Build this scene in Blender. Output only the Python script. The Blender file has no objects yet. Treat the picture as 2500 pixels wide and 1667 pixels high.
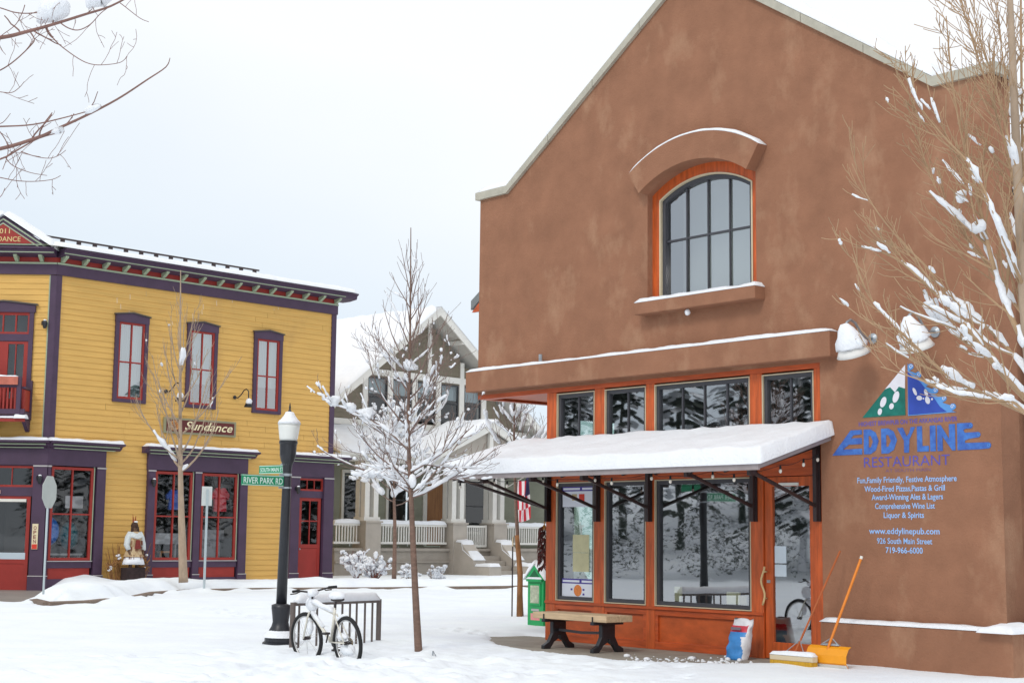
import bpy, bmesh, math, random
import numpy as np
from mathutils import Vector, Matrix, noise
C = bpy.context.scene
COL = C.collection
PI = math.pi

# ------------------------------------------------------------------ camera, sky, sun, exposure
EYE, FPX, PITCH, ROLL = 1.6, 3750.0, math.radians(7.25), math.radians(0.645)
cp, sp, cr, sr = math.cos(PITCH), math.sin(PITCH), math.cos(ROLL), math.sin(ROLL)
R0, U0, F0 = Vector((1, 0, 0)), Vector((0, -sp, cp)), Vector((0, cp, sp))
CX, CY, CZ = cr*R0 + sr*U0, cr*U0 - sr*R0, F0
cam = bpy.data.cameras.new("camera"); camo = bpy.data.objects.new("camera", cam); COL.objects.link(camo)
mw = Matrix((CX, CY, -CZ)).transposed().to_4x4(); mw.translation = (0, 0, EYE)
camo.matrix_world = mw
cam.sensor_width = 36.0; cam.lens = FPX/2500*36; cam.clip_end = 3000; cam.clip_start = 0.1
C.camera = camo

SUN_EL, SUN_AZ = math.radians(42), math.radians(-151)      # azimuth from +Y towards +X
sd = Vector((math.sin(SUN_AZ)*math.cos(SUN_EL), math.cos(SUN_AZ)*math.cos(SUN_EL), math.sin(SUN_EL)))
W = bpy.data.worlds.new("World"); C.world = W; W.use_nodes = True
nt = W.node_tree; nt.nodes.clear()
N = nt.nodes.new; L = nt.links.new
wo = N('ShaderNodeOutputWorld'); bg = N('ShaderNodeBackground'); bg.inputs[1].default_value = 0.1
sky = N('ShaderNodeTexSky'); sky.sky_type = 'NISHITA'; sky.sun_disc = False
sky.sun_elevation = SUN_EL; sky.sun_rotation = SUN_AZ; sky.dust_density = 3.0; sky.altitude = 2400
tc = N('ShaderNodeTexCoord'); sep = N('ShaderNodeSeparateXYZ'); L(tc.outputs['Generated'], sep.inputs[0])
nz = N('ShaderNodeTexNoise'); nz.inputs['Scale'].default_value = 3.2; nz.inputs['Detail'].default_value = 5; nz.inputs['Roughness'].default_value = .45
mp = N('ShaderNodeMapping'); mp.inputs['Scale'].default_value = (1, 1, 2.2); mp.inputs['Location'].default_value = (0.35, 0.0, 0.2)
L(tc.outputs['Generated'], mp.inputs[0]); L(mp.outputs[0], nz.inputs['Vector'])
def mth(op, a, b=None, c=None):                             # overcast: cloud deck thins to pale blue low in the west
    n = N('ShaderNodeMath'); n.operation = op
    for k_, v in enumerate((a, b, c)):
        if v is None: continue
        if isinstance(v, (int, float)): n.inputs[k_].default_value = v
        else: L(v, n.inputs[k_])
    return n.outputs[0]
cv = mth('MULTIPLY_ADD', sep.outputs['Z'], 3.0, mth('MULTIPLY_ADD', nz.outputs[0], .42, -.21)); cv = mth('MULTIPLY_ADD', sep.outputs['X'], .9, cv)
rp = N('ShaderNodeValToRGB'); L(cv, rp.inputs[0])
e = rp.color_ramp.elements
e[0].position = .26; e[0].color = (.735, .815, .89, 1); e[1].position = .78; e[1].color = (.945, .965, .985, 1)
sc_ = N('ShaderNodeMixRGB'); sc_.blend_type = 'MULTIPLY'; sc_.inputs[0].default_value = 1; sc_.inputs[2].default_value = (9.8, 9.8, 9.8, 1)
L(rp.outputs[0], sc_.inputs[1])
mx = N('ShaderNodeMixRGB'); mx.inputs[0].default_value = 0.93; L(sky.outputs[0], mx.inputs[1]); L(sc_.outputs[0], mx.inputs[2])
L(mx.outputs[0], bg.inputs[0]); L(bg.outputs[0], wo.inputs[0])
sun = bpy.data.lights.new("sun", 'SUN'); sun.energy = 1.0; sun.angle = math.radians(14); sun.color = (1, .96, .9)
suno = bpy.data.objects.new("sun", sun); COL.objects.link(suno)
suno.rotation_euler = (-sd).to_track_quat('-Z', 'Y').to_euler()
C.view_settings.view_transform = 'Standard'; C.view_settings.look = 'None'
C.view_settings.exposure = 0.19; C.view_settings.gamma = 1.0; C.view_settings.use_curve_mapping = False

def at(px, py, depth):                                       # a point of the survey: photo direction and distance
    d = (px-1250)/FPX*CX - (py-833.5)/FPX*CY + CZ
    return Vector((0, 0, EYE)) + d*(depth/d.y)

# ------------------------------------------------------------------ materials
def lin(c):
    c = c/255.0
    return c/12.92 if c <= .04045 else ((c+.055)/1.055)**2.4
MATS = {}
def mat(name, rgb, k=1.0, rough=.7, var=.0, scale=4, stretch=(1, 1, 1), bump=0, bscale=40, metal=0, col2=None, detail=5, spec=.5, patch=None):
    if name in MATS: return MATS[name]
    m = bpy.data.materials.new(name); MATS[name] = m; m.use_nodes = True
    t = m.node_tree; b = t.nodes['Principled BSDF']
    base = [lin(c)*k for c in rgb]
    b.inputs['Base Color'].default_value = (*base, 1); b.inputs['Roughness'].default_value = rough; b.inputs['Metallic'].default_value = metal
    b.inputs['Specular IOR Level'].default_value = spec
    tcn = t.nodes.new('ShaderNodeTexCoord'); mpn = t.nodes.new('ShaderNodeMapping'); mpn.inputs['Scale'].default_value = stretch
    t.links.new(tcn.outputs['Object'], mpn.inputs[0])
    if var or col2:
        n = t.nodes.new('ShaderNodeTexNoise'); n.inputs['Scale'].default_value = scale; n.inputs['Detail'].default_value = detail; n.inputs['Roughness'].default_value = .6
        t.links.new(mpn.outputs[0], n.inputs['Vector'])
        r = t.nodes.new('ShaderNodeValToRGB'); r.color_ramp.elements[0].position = .3; r.color_ramp.elements[1].position = .72
        lo = [c*(1-var) for c in base]; hi = [min(c*(1+var), .95) for c in base]
        if col2: hi = [lin(c)*k for c in col2]
        r.color_ramp.elements[0].color = (*lo, 1); r.color_ramp.elements[1].color = (*hi, 1)
        t.links.new(n.outputs[0], r.inputs[0]); out = r.outputs[0]
        if patch:                                            # second, broader layer of wear
            prgb, psc, pth, pamt, pstr = patch
            n2 = t.nodes.new('ShaderNodeTexNoise'); n2.inputs['Scale'].default_value = psc; n2.inputs['Detail'].default_value = 6; n2.inputs['Roughness'].default_value = .62
            mp2 = t.nodes.new('ShaderNodeMapping'); mp2.inputs['Scale'].default_value = pstr; mp2.inputs['Location'].default_value = (3.1, 7.7, 1.3)
            t.links.new(tcn.outputs['Object'], mp2.inputs[0]); t.links.new(mp2.outputs[0], n2.inputs['Vector'])
            r2 = t.nodes.new('ShaderNodeValToRGB'); r2.color_ramp.elements[0].position = pth; r2.color_ramp.elements[1].position = pth+.16
            r2.color_ramp.elements[0].color = (0, 0, 0, 1); r2.color_ramp.elements[1].color = (pamt, pamt, pamt, 1)
            t.links.new(n2.outputs[0], r2.inputs[0])
            mxn = t.nodes.new('ShaderNodeMixRGB'); t.links.new(r2.outputs[0], mxn.inputs[0]); t.links.new(out, mxn.inputs[1])
            mxn.inputs[2].default_value = (*[lin(c)*k for c in prgb], 1); out = mxn.outputs[0]
        t.links.new(out, b.inputs['Base Color'])
    if bump:
        n = t.nodes.new('ShaderNodeTexNoise'); n.inputs['Scale'].default_value = bscale; n.inputs['Detail'].default_value = 6
        t.links.new(mpn.outputs[0], n.inputs['Vector'])
        bp = t.nodes.new('ShaderNodeBump'); bp.inputs['Strength'].default_value = bump; bp.inputs['Distance'].default_value = .02
        t.links.new(n.outputs[0], bp.inputs['Height']); t.links.new(bp.outputs[0], b.inputs['Normal'])
    return m
def glass(name, tint, fac):
    m = bpy.data.materials.new(name); MATS[name] = m; m.use_nodes = True; t = m.node_tree; t.nodes.clear()
    o = t.nodes.new('ShaderNodeOutputMaterial'); x = t.nodes.new('ShaderNodeMixShader'); x.inputs[0].default_value = fac
    a = t.nodes.new('ShaderNodeBsdfTransparent'); a.inputs[0].default_value = (*tint, 1)
    g = t.nodes.new('ShaderNodeBsdfGlossy'); g.inputs['Roughness'].default_value = .015; g.inputs[0].default_value = (.95, .97, 1, 1)
    tcn = t.nodes.new('ShaderNodeTexCoord'); n = t.nodes.new('ShaderNodeTexNoise'); n.inputs['Scale'].default_value = 1.6; n.inputs['Detail'].default_value = 1
    bp = t.nodes.new('ShaderNodeBump'); bp.inputs['Strength'].default_value = .009; bp.inputs['Distance'].default_value = .1
    t.links.new(tcn.outputs['Object'], n.inputs['Vector']); t.links.new(n.outputs[0], bp.inputs['Height']); t.links.new(bp.outputs[0], g.inputs['Normal'])
    t.links.new(a.outputs[0], x.inputs[1]); t.links.new(g.outputs[0], x.inputs[2]); t.links.new(x.outputs[0], o.inputs[0]); return m
SNOW = mat('snow', (240, 243, 248), .95, .7, var=.03, scale=3, bump=.6, bscale=30)
GSNOW = mat('ground_snow', (236, 242, 250), 1.0, .75, var=.045, scale=.8, bump=.5, bscale=12)
STUCCO = mat('stucco', (154, 110, 86), .93, .92, var=.13, scale=2.2, bump=.4, bscale=38, spec=.2, detail=10, patch=((182, 142, 114), 1.5, .53, .62, (1, 1, .62)))
WOODV = mat('orange_wood', (190, 87, 36), 1.0, .5, var=.34, scale=3.0, stretch=(6, 6, .7), bump=.1, bscale=10)
WOODH = mat('orange_wood_beam', (182, 80, 34), 1.0, .5, var=.34, scale=3.0, stretch=(.7, 6, 6), bump=.1, bscale=10)
PANEL = mat('orange_panel', (182, 84, 36), 1.0, .5, var=.28, scale=2.2, stretch=(1.4, 4, 3))
DARKF = mat('dark_window_frame', (66, 66, 72), 1.0, .5, var=.1, scale=8)
BEIGE = mat('beige_trim', (205, 190, 160), 1.0, .6, var=.05)
CAPM = mat('parapet_metal', (176, 171, 156), 1.0, .5, var=.12, scale=6, bump=.05)
STEEL = mat('brown_steel', (52, 38, 38), 1.0, .45, var=.2, scale=12)
GALV = mat('galvanised', (165, 172, 178), 1.0, .4, var=.15, scale=15, metal=.6)
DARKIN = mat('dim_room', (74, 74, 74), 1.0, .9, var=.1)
CONC = mat('concrete', (150, 143, 132), 1.0, .85, var=.18, scale=2.5, bump=.15, bscale=60)
CONCW = mat('wet_concrete', (138, 132, 126), 1.0, .5, var=.2, scale=1.2, bump=.1, bscale=40)
YELLOW = mat('yellow_siding', (216, 172, 94), 1, .7, var=.09, scale=1.5, stretch=(.6, 1, 6), bump=.08, bscale=20, patch=((192, 150, 88), 1.1, .56, .4, (1, 1, .5)))
PURPLE = mat('purple_paint', (72, 52, 76), 1.0, .6, var=.16, scale=2.2, detail=8)
RED = mat('red_paint', (152, 44, 36), 1.0, .6, var=.10, scale=4)
SAGE = mat('sage_trim', (158, 172, 146), 1.0, .6, var=.08, scale=4)
TRIMG = mat('grey_cap', (176, 172, 172), 1.0, .6, var=.05)
CURT = mat('curtain', (152, 166, 172), 1.0, .9, var=.10, scale=5, stretch=(6, 6, .2))
GLASS = glass('window_glass', (.80, .88, .85), .38)
GLASSD = glass('plain_glass', (.86, .88, .88), .08)
BLACK = mat('black_iron', (36, 38, 44), 1.0, .4, var=.15, scale=10)
RUBBER = mat('rubber', (28, 28, 30), 1.0, .8)
WHITEP = mat('white_paint', (226, 224, 216), 1.0, .6, var=.05, scale=4)
BARK = mat('brown_bark', (120, 96, 84), 1.0, .9, var=.25, scale=9, stretch=(1, 1, 3), bump=.4, bscale=30)
BARKT = mat('tan_bark', (166, 146, 126), 1.0, .9, var=.2, scale=9, stretch=(1, 1, .4), bump=.3, bscale=30)
BARKG = mat('grey_brown_twig', (128, 108, 100), 1.0, .9, var=.2, scale=10)

# ------------------------------------------------------------------ mesh helpers
class MB:
    def __init__(s): s.v = []; s.f = []; s.m = []; s.mi = 0
    def face(s, *idx): s.f.append(tuple(idx)); s.m.append(s.mi)
    def add(s, pts): n = len(s.v); s.v.extend(tuple(p) for p in pts); return n
    def quad(s, a, b, c, d): n = s.add((a, b, c, d)); s.face(n, n+1, n+2, n+3); return s
    def box(s, x0, x1, y0, y1, z0, z1):
        n = s.add([(x, y, z) for z in (z0, z1) for x, y in ((x0, y0), (x1, y0), (x1, y1), (x0, y1))])
        for q in ((0, 3, 2, 1), (4, 5, 6, 7), (0, 1, 5, 4), (1, 2, 6, 5), (2, 3, 7, 6), (3, 0, 4, 7)): s.face(*[n+i for i in q])
        return s
    def prism(s, poly, y0, y1):                              # outline in (x, z), swept along y
        k = len(poly); n = s.add([(x, y0, z) for x, z in poly] + [(x, y1, z) for x, z in poly])
        s.face(*range(n, n+k)); s.face(*reversed(range(n+k, n+2*k)))
        for i in range(k): j = (i+1) % k; s.face(n+i, n+k+i, n+k+j, n+j)
        return s
    def sweepx(s, poly, x0, x1):                             # outline in (y, z), swept along x
        k = len(poly); n = s.add([(x0, y, z) for y, z in poly] + [(x1, y, z) for y, z in poly])
        s.face(*range(n, n+k)); s.face(*reversed(range(n+k, n+2*k)))
        for i in range(k): j = (i+1) % k; s.face(n+i, n+k+i, n+k+j, n+j)
        return s
    def tube(s, pts, rad, k=6, cap=True, flat=1.0):
        pts = [Vector(p) for p in pts]
        if not hasattr(rad, '__len__'): rad = [rad]*len(pts)
        t0 = (pts[1]-pts[0]).normalized()
        a = t0.orthogonal().normalized() if abs(t0.z) > .95 else t0.cross(Vector((0, 0, 1))).normalized()
        rings = []
        for i, p in enumerate(pts):
            t = (pts[min(i+1, len(pts)-1)]-pts[max(i-1, 0)])
            t = t.normalized() if t.length > 1e-9 else t0
            a = (a - t*a.dot(t)); a = a.normalized() if a.length > 1e-6 else t.orthogonal().normalized()
            b = t.cross(a)
            rings.append(s.add([p + (a*math.cos(2*PI*j/k) + b*math.sin(2*PI*j/k)*flat)*rad[i] for j in range(k)]))
        for r, q in zip(rings, rings[1:]):
            for j in range(k): jj = (j+1) % k; s.face(r+j, r+jj, q+jj, q+j)
        if cap: s.face(*[rings[0]+j for j in reversed(range(k))]); s.face(*[rings[-1]+j for j in range(k)])
        return s
    def lathe(s, prof, k=16, c=(0, 0, 0), M=None):
        rings = []
        for r, z in prof:
            ps = [Vector((r*math.cos(2*PI*j/k), r*math.sin(2*PI*j/k), z)) for j in range(k)]
            if M: ps = [M @ p for p in ps]
            rings.append(s.add([p+Vector(c) for p in ps]))
        for r, q in zip(rings, rings[1:]):
            for j in range(k): jj = (j+1) % k; s.face(r+j, r+jj, q+jj, q+j)
        s.face(*[rings[0]+j for j in reversed(range(k))]); s.face(*[rings[-1]+j for j in range(k)])
        return s
    def blob(s, c, rx, ry, rz, k=8, rings=5, rng=None, amp=.0):
        c = Vector(c); R = []
        for i in range(1, rings):
            th = PI*i/rings
            R.append(s.add([c + Vector((rx*math.sin(th)*math.cos(2*PI*j/k)*(1+(rng.uniform(-amp, amp) if rng else 0)), ry*math.sin(th)*math.sin(2*PI*j/k)*(1+(rng.uniform(-amp, amp) if rng else 0)), rz*math.cos(th))) for j in range(k)]))
        top = s.add([c+Vector((0, 0, rz))]); bot = s.add([c-Vector((0, 0, rz))])
        for j in range(k):
            jj = (j+1) % k; s.face(top, R[0]+j, R[0]+jj); s.face(bot, R[-1]+jj, R[-1]+j)
            for r, q in zip(R, R[1:]): s.face(r+j, q+j, q+jj, r+jj)
        return s
    def build(s, name, mats, parent=None, smooth=False, bevel=0):
        me = bpy.data.meshes.new(name); me.from_pydata(s.v, [], s.f)
        if not isinstance(mats, (list, tuple)): mats = [mats]
        for m in mats: me.materials.append(m)
        me.polygons.foreach_set('material_index', s.m)
        if smooth: me.polygons.foreach_set('use_smooth', [True]*len(s.f))
        me.update()
        return link(name, me, parent, bevel)
def link(name, me, parent=None, bevel=0):
    o = bpy.data.objects.new(name, me); COL.objects.link(o)
    if parent: o.parent = parent
    if bevel:
        b = o.modifiers.new('bevel', 'BEVEL'); b.width = bevel; b.segments = 2; b.limit_method = 'ANGLE'; b.angle_limit = math.radians(40)
    return o
def tag(o, label, cat, group=None):
    o['label'] = label; o['category'] = cat
    if group: o['group'] = group
    return o
def thing(name, label, cat, loc=(0, 0, 0), rz=0, group=None, parent=None, rot=None):
    o = bpy.data.objects.new(name, None); COL.objects.link(o); o.location = loc; o.rotation_euler = rot or (0, 0, rz); o.empty_display_size = .2
    return tag(o, label, cat, group)
def structure(o): o['kind'] = 'structure'; return o
def copy_tree(o, parent=None):
    c = o.copy(); COL.objects.link(c); c.parent = parent
    for ch in [x for x in COL.objects if x.parent == o]: copy_tree(ch, c)
    return c
def curve_mesh(splines, name, depth=0.0):                    # filled flat outline(s) in x,y with holes, extruded +-depth
    cu = bpy.data.curves.new(name, 'CURVE'); cu.dimensions = '2D'; cu.fill_mode = 'BOTH'; cu.extrude = depth
    for pts in splines:
        sp_ = cu.splines.new('POLY'); sp_.points.add(len(pts)-1); sp_.use_cyclic_u = True
        for q, p in zip(sp_.points, pts): q.co = (p[0], p[1], 0, 1)
    o = bpy.data.objects.new('outline', cu); COL.objects.link(o)
    me = bpy.data.meshes.new_from_object(o.evaluated_get(bpy.context.evaluated_depsgraph_get()))
    bpy.data.objects.remove(o); bpy.data.curves.remove(cu); me.name = name
    return me
XZ = Matrix(((1, 0, 0, 0), (0, 0, -1, 0), (0, 1, 0, 0), (0, 0, 0, 1)))   # x,y of a drawing -> x,z of a wall, facing -y
def flat(name, splines, m, parent, y, depth=.004):
    me = curve_mesh(splines, name, depth); me.transform(Matrix.Translation((0, y, 0)) @ XZ); me.materials.clear(); me.materials.append(m)
    return link(name, me, parent)
def text(name, s, x0, x1, z0, h, m, parent, y, bold=.0, shear=0, depth=.003, M=None):
    cu = bpy.data.curves.new(name, 'FONT'); cu.body = s; cu.size = 1; cu.extrude = 0.0; cu.offset = bold; cu.shear = shear
    cu.resolution_u = 3
    o = bpy.data.objects.new('lettering', cu); COL.objects.link(o)
    me = bpy.data.meshes.new_from_object(o.evaluated_get(bpy.context.evaluated_depsgraph_get()))
    bpy.data.objects.remove(o); bpy.data.curves.remove(cu)
    xs = [v.co.x for v in me.vertices]; ys = [v.co.y for v in me.vertices]
    a = (x1-x0)/(max(xs)-min(xs)); capm = max(ys)-(0 if min(ys) < -.02 else min(ys))
    b = h/capm
    me.transform(Matrix.Translation((x0, y, z0)) @ XZ @ Matrix.Diagonal((a, b, 1, 1)) @ Matrix.Translation((-min(xs), 0, 0)))
    if M: me.transform(M)
    me.materials.clear(); me.materials.append(m); me.name = name
    return link(name, me, parent)
def snow_patch(mb, P, na, nb, H, edge, seed=0, rough=.25, fade=lambda a, b: 1, over=.0):
    """a closed slab of snow on the surface P(a,b); rounded edges"""
    off = Vector((seed*3.7, seed*1.3, seed*.7)); top = []; bot = []
    P00, P10, P01 = Vector(P(0, 0)), Vector(P(1, 0)), Vector(P(0, 1)); la, lb = (P10-P00).length, (P01-P00).length
    for j in range(nb+1):
        for i in range(na+1):
            a, b = i/na, j/nb; p = Vector(P(a, b))
            d = min(a*la, (1-a)*la, b*lb, (1-b)*lb)
            t = min(d/edge, 1); h = H*math.sqrt(max(0, 1-(1-t)**2))*fade(a, b)
            h *= 1+rough*noise.noise(p*2.2+off)+rough*.5*noise.noise(p*6+off)
            bot.append(p); top.append(p+Vector((0, 0, max(h, .004))))
    nT = mb.add(top); nB = mb.add(bot); w = na+1
    for j in range(nb):
        for i in range(na):
            q = j*w+i; mb.face(nT+q, nT+q+1, nT+q+w+1, nT+q+w); mb.face(nB+q, nB+q+w, nB+q+w+1, nB+q+1)
    ring = [i for i in range(na)]+[na+j*w for j in range(nb)]+[nb*w+na-i for i in range(na)]+[(nb-j)*w for j in range(nb)]
    for q, r in zip(ring, ring[1:]+ring[:1]): mb.face(nB+q, nB+r, nT+r, nT+q)
    return mb
def snow_strip(mb, pts, w, h, seed=0, step=.12, rough=.3, wdir=None):
    """a rounded ridge of snow lying along a line"""
    pts = [Vector(p) for p in pts]; out = []
    for p, q in zip(pts, pts[1:]):
        n = max(1, int((q-p).length/step))
        out += [p.lerp(q, i/n) for i in range(n)]
    out.append(pts[-1]); off = Vector((seed*2.1, seed*5.3, 0)); rings = []; k = 6
    for i, p in enumerate(out):
        t = (out[min(i+1, len(out)-1)]-out[max(i-1, 0)]).normalized()
        sd_ = wdir.copy() if wdir else t.cross(Vector((0, 0, 1))).normalized()
        up = Vector((0, 0, 1))
        f = 1+rough*noise.noise(p*3+off)+rough*noise.noise(p*8+off)*.6
        e_ = min(1, min(i, len(out)-1-i)*.5+.45)
        rings.append(mb.add([p + sd_*w*.5*math.cos(PI*j/k)*(1 if 0 < j < k else 1) + up*(h*f*e_*math.sin(PI*j/k)**.6 if 0 < j < k else 0) for j in range(k+1)]))
    for r, q in zip(rings, rings[1:]):
        for j in range(k): mb.face(r+j, r+j+1, q+j+1, q+j)
        mb.face(r+k, r, q, q+k)
    mb.face(*[rings[0]+j for j in reversed(range(k+1))]); mb.face(*[rings[-1]+j for j in range(k+1)])
    return mb

# ------------------------------------------------------------------ frames of the two streets
YA, YB = math.radians(49.1), math.radians(46.0)
PA = Vector((4.024, 20.656, 0)); UA = Vector((math.cos(YA), -math.sin(YA), 0)); NA = Vector((-math.sin(YA), -math.cos(YA), 0))
PB = Vector((-12.95, 43.04, 0)); UB = Vector((math.cos(YB), math.sin(YB), 0)); NB = Vector((math.sin(YB), -math.cos(YB), 0))
def WA(s, o, z=0): return PA + UA*s + NA*o + Vector((0, 0, z))          # along the restaurant front, out from it
def WB(s, o, z=0): return PB + UB*s + NB*o + Vector((0, 0, z))

# ------------------------------------------------------------------ ground
def poly_dist(px, py, poly):
    """signed distance (positive inside) of numpy points to a polygon"""
    inside = np.zeros(px.shape, bool); d = np.full(px.shape, 1e9)
    for (x0, y0), (x1, y1) in zip(poly, poly[1:]+poly[:1]):
        cond = ((y0 > py) != (y1 > py)); xi = (x1-x0)*(py-y0)/((y1-y0) or 1e-9)+x0
        inside ^= cond & (px < xi)
        vx, vy = x1-x0, y1-y0; t = np.clip(((px-x0)*vx+(py-y0)*vy)/(vx*vx+vy*vy), 0, 1)
        d = np.minimum(d, np.hypot(px-x0-t*vx, py-y0-t*vy))
    return np.where(inside, d, -d)
BANK = [(-9.9, 33.4), (-9.3, 34.2), (-8.95, 37.0), (-9.1, 39.6), (-8.6, 41.6), (-7.2, 43.3), (-3.5, 45.3), (0, 47.8), (6, 54), (12, 60), (12, 80), (-30, 80), (-30, 60), (-13.0, 43.6), (-12.1, 41.0), (-11.4, 38.2), (-10.6, 34.8)]
PAVE = [(-6.3, .35), (-5.5, .95), (-4.6, 1.6), (-3.6, 1.98), (-2.6, 2.2), (-1.3, 2.25), (-.6, 1.85), (-.1, 1.2), (.35, .5), (.4, -.4), (-6.2, -.4)]
PAVEW = [tuple(WA(s, o)[:2]) for s, o in PAVE]
def build_ground():
    ys = [7.0]
    while ys[-1] < 82: ys.append(ys[-1]+(.06 if 11.5 < ys[-1] < 24 else max(.075, ys[-1]*.0042)))
    xs = np.concatenate((np.arange(-24, -7.5, .13), np.arange(-7.5, 4.6, .06), np.arange(4.6, 13, .13))); ys = np.array(ys); X, Y = np.meshgrid(xs, ys)
    fx, fy = X.ravel(), Y.ravel()
    n1 = np.array([noise.noise((x*.35, y*.35, 0)) for x, y in zip(fx, fy)]); n2 = np.array([noise.noise((x*1.6, y*1.6, 4)) for x, y in zip(fx, fy)])
    n3 = np.array([noise.noise((x*5, y*5, 9)) for x, y in zip(fx, fy)])
    lump = np.clip(1-np.hypot(fx+1.6, (fy-18.6)*.8)/4.2, 0, 1)                    # trodden, heaped snow round the bicycle and lamp
    n4 = np.array([noise.noise((x*3.1+5, y*3.1, 2)) for x, y in zip(fx, fy)])
    h = .05 + .03*n1 + .016*n2 + .006*n3 + lump*(.06*n2+.05*n3+.085*np.clip(n4, -.25, .6))
    near = np.clip(1-np.abs(fy-14.5)/5, 0, 1)*np.clip((1-fx)/4, 0, 1); h += near*(.04*n2+.02*n3+.05*np.clip(n4-.1, 0, .5))
    d = poly_dist(fx, fy, BANK) + .18*n2 + .25*n1
    b = np.clip(d/.55, 0, 1); b = b*b*(3-2*b)
    dist = np.hypot(fx+10, fy-34)
    crest = np.exp(-((d-1.0)/.8)**2)
    h = np.where(d > 0, h*(1-b)+b*(.20+.05*n1+crest*(.16+.09*n1+.06*n2)+.012*n3), h)
    spill = np.exp(-((d+.12)/.22)**2)*(d < .05); h += spill*np.clip(.035+.11*n1+.09*n2, 0, .12)
    pd = poly_dist(fx, fy, PAVEW) + .12*n2 + .10*n3
    t = np.clip(pd/.22+.35, 0, 1); h = h*(1-t)+t*(-.07)
    # bare wet paving in front of the corner doors
    dd = poly_dist(fx, fy, [(-22, 34.4), (-10.9, 34.7), (-11.5, 38), (-12.6, 43.2), (-22, 43.2)]) + .25*n1+.2*n2
    t2 = np.clip(dd/.3+.3, 0, 1); h = np.where(d < .1, h*(1-t2)+t2*(-.07), h)
    rg = random.Random(17); trails = [((-5.5, 17.0), (-.6, 17.6)), ((-.8, 17.2), (2.4, 19.6)), ((-6, 19.3), (-3.4, 20.6)), ((-4.2, 15.6), (-1.2, 18.8)), ((1.2, 21.6), (-1.0, 27)), ((-2.2, 24.5), (-6.5, 33)), ((.5, 16.0), (2.6, 18.4)), ((-3.0, 18.4), (-1.6, 19.4)), ((-2.6, 18.0), (-.9, 20.2))]
    for (ax, ay), (bx, by) in trails:
        Lt = math.hypot(bx-ax, by-ay); tx, ty = (bx-ax)/Lt, (by-ay)/Lt; n_ = int(Lt/.36); wob_ = rg.uniform(0, 6)
        for i in range(n_):
            sd_ = (.11 if i % 2 else -.11)+.12*math.sin(i*.35+wob_)+rg.uniform(-.04, .04); x, y = ax+tx*i*.36-ty*sd_, ay+ty*i*.36+tx*sd_
            m_ = (np.abs(fx-x) < .5) & (np.abs(fy-y) < .5); u = (fx[m_]-x)*tx+(fy[m_]-y)*ty; v = -(fx[m_]-x)*ty+(fy[m_]-y)*tx; q = (u/.17)**2+(v/.085)**2
            h[m_] += np.where(h[m_] > .0, -.065*np.exp(-q**1.5)+.025*np.exp(-(np.sqrt(q)-1.45)**2*5), 0)
    vb = (fx-PB.x)*NB.x+(fy-PB.y)*NB.y                        # distance out from the far shopfronts: wheel ruts run along it
    for c_, w_ in ((7.6, .22), (9.1, .22), (12.2, .25), (13.6, .25)):
        h += np.where((d < -.3) & (fy > 24), -.022*np.exp(-((vb-c_+.25*n1)/w_)**2)+.012*np.exp(-((np.abs(vb-c_+.25*n1)-w_*2)/.15)**2), 0)
    w, k = len(xs), len(ys)
    f = [(j*w+i, j*w+i+1, j*w+w+i+1, j*w+w+i) for j in range(k-1) for i in range(w-1)]
    me = bpy.data.meshes.new('snow_ground'); me.from_pydata(np.column_stack((fx, fy, h)).tolist(), [], f); me.materials.append(GSNOW)
    me.polygons.foreach_set('use_smooth', [True]*len(f)); me.update()
    structure(link('snow_ground', me))
build_ground()
g = MB(); g.quad((-900, -900, -.14), (900, -900, -.14), (900, 1500, -.14), (-900, 1500, -.14)); structure(g.build('far_ground', GSNOW))
def paving(name, pts, m, z=0.0):
    b = MB(); n = b.add([(p[0], p[1], z) for p in pts] + [(p[0], p[1], z-.1) for p in pts]); k = len(pts); b.face(*range(n, n+k))
    for i in range(k): j = (i+1) % k; b.face(n+i, n+k+i, n+k+j, n+j)
    return structure(b.build(name, m))
# concrete slabs with open joints in front of the restaurant
b = MB()
for i in range(6):
    for j in range(2):
        p = [WA(-7.6+i*1.5+.006, -.6+j*1.85+.006), WA(-6.1+i*1.5-.006, -.6+j*1.85+.006), WA(-6.1+i*1.5-.006, 1.25+j*1.85-.006), WA(-7.6+i*1.5+.006, 1.25+j*1.85-.006)]
        b.quad(*reversed(p))
structure(b.build('pavement', CONC))
paving('pavement_bed', [WA(-8, -.7), WA(-8, 3.2), WA(1.6, 3.2), WA(1.6, -.7)], CONC, -.012)
paving('corner_pavement', [(-23, 33.8), (-10.5, 34.0), (-11.0, 38), (-12.4, 43.3), (-23, 43.3)], CONCW, -.004)
b = MB()                                                      # kerb stone under the ploughed bank
kp = [(-10.65, 34.9)]+[BANK[i] for i in range(9)]
for p, q in zip(kp, kp[1:]):
    p, q = Vector((*p, 0)), Vector((*q, 0)); t = (q-p).normalized(); s_ = Vector((t.y, -t.x, 0))
    for a, c in ((p, q),):
        n = b.add([a-s_*.06+Vector((0, 0, -.05)), a+s_*.10+Vector((0, 0, -.05)), a+s_*.10+Vector((0, 0, .10)), a-s_*.06+Vector((0, 0, .12)), c-s_*.06+Vector((0, 0, -.05)), c+s_*.10+Vector((0, 0, -.05)), c+s_*.10+Vector((0, 0, .10)), c-s_*.06+Vector((0, 0, .12))])
        for fq in ((0, 1, 2, 3), (7, 6, 5, 4), (1, 5, 6, 2), (3, 2, 6, 7), (0, 4, 5, 1), (0, 3, 7, 4)): b.face(*[n+i for i in fq])
structure(b.build('kerb', mat('kerb_stone', (120, 104, 92), 1, .85, var=.2, scale=3)))

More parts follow.
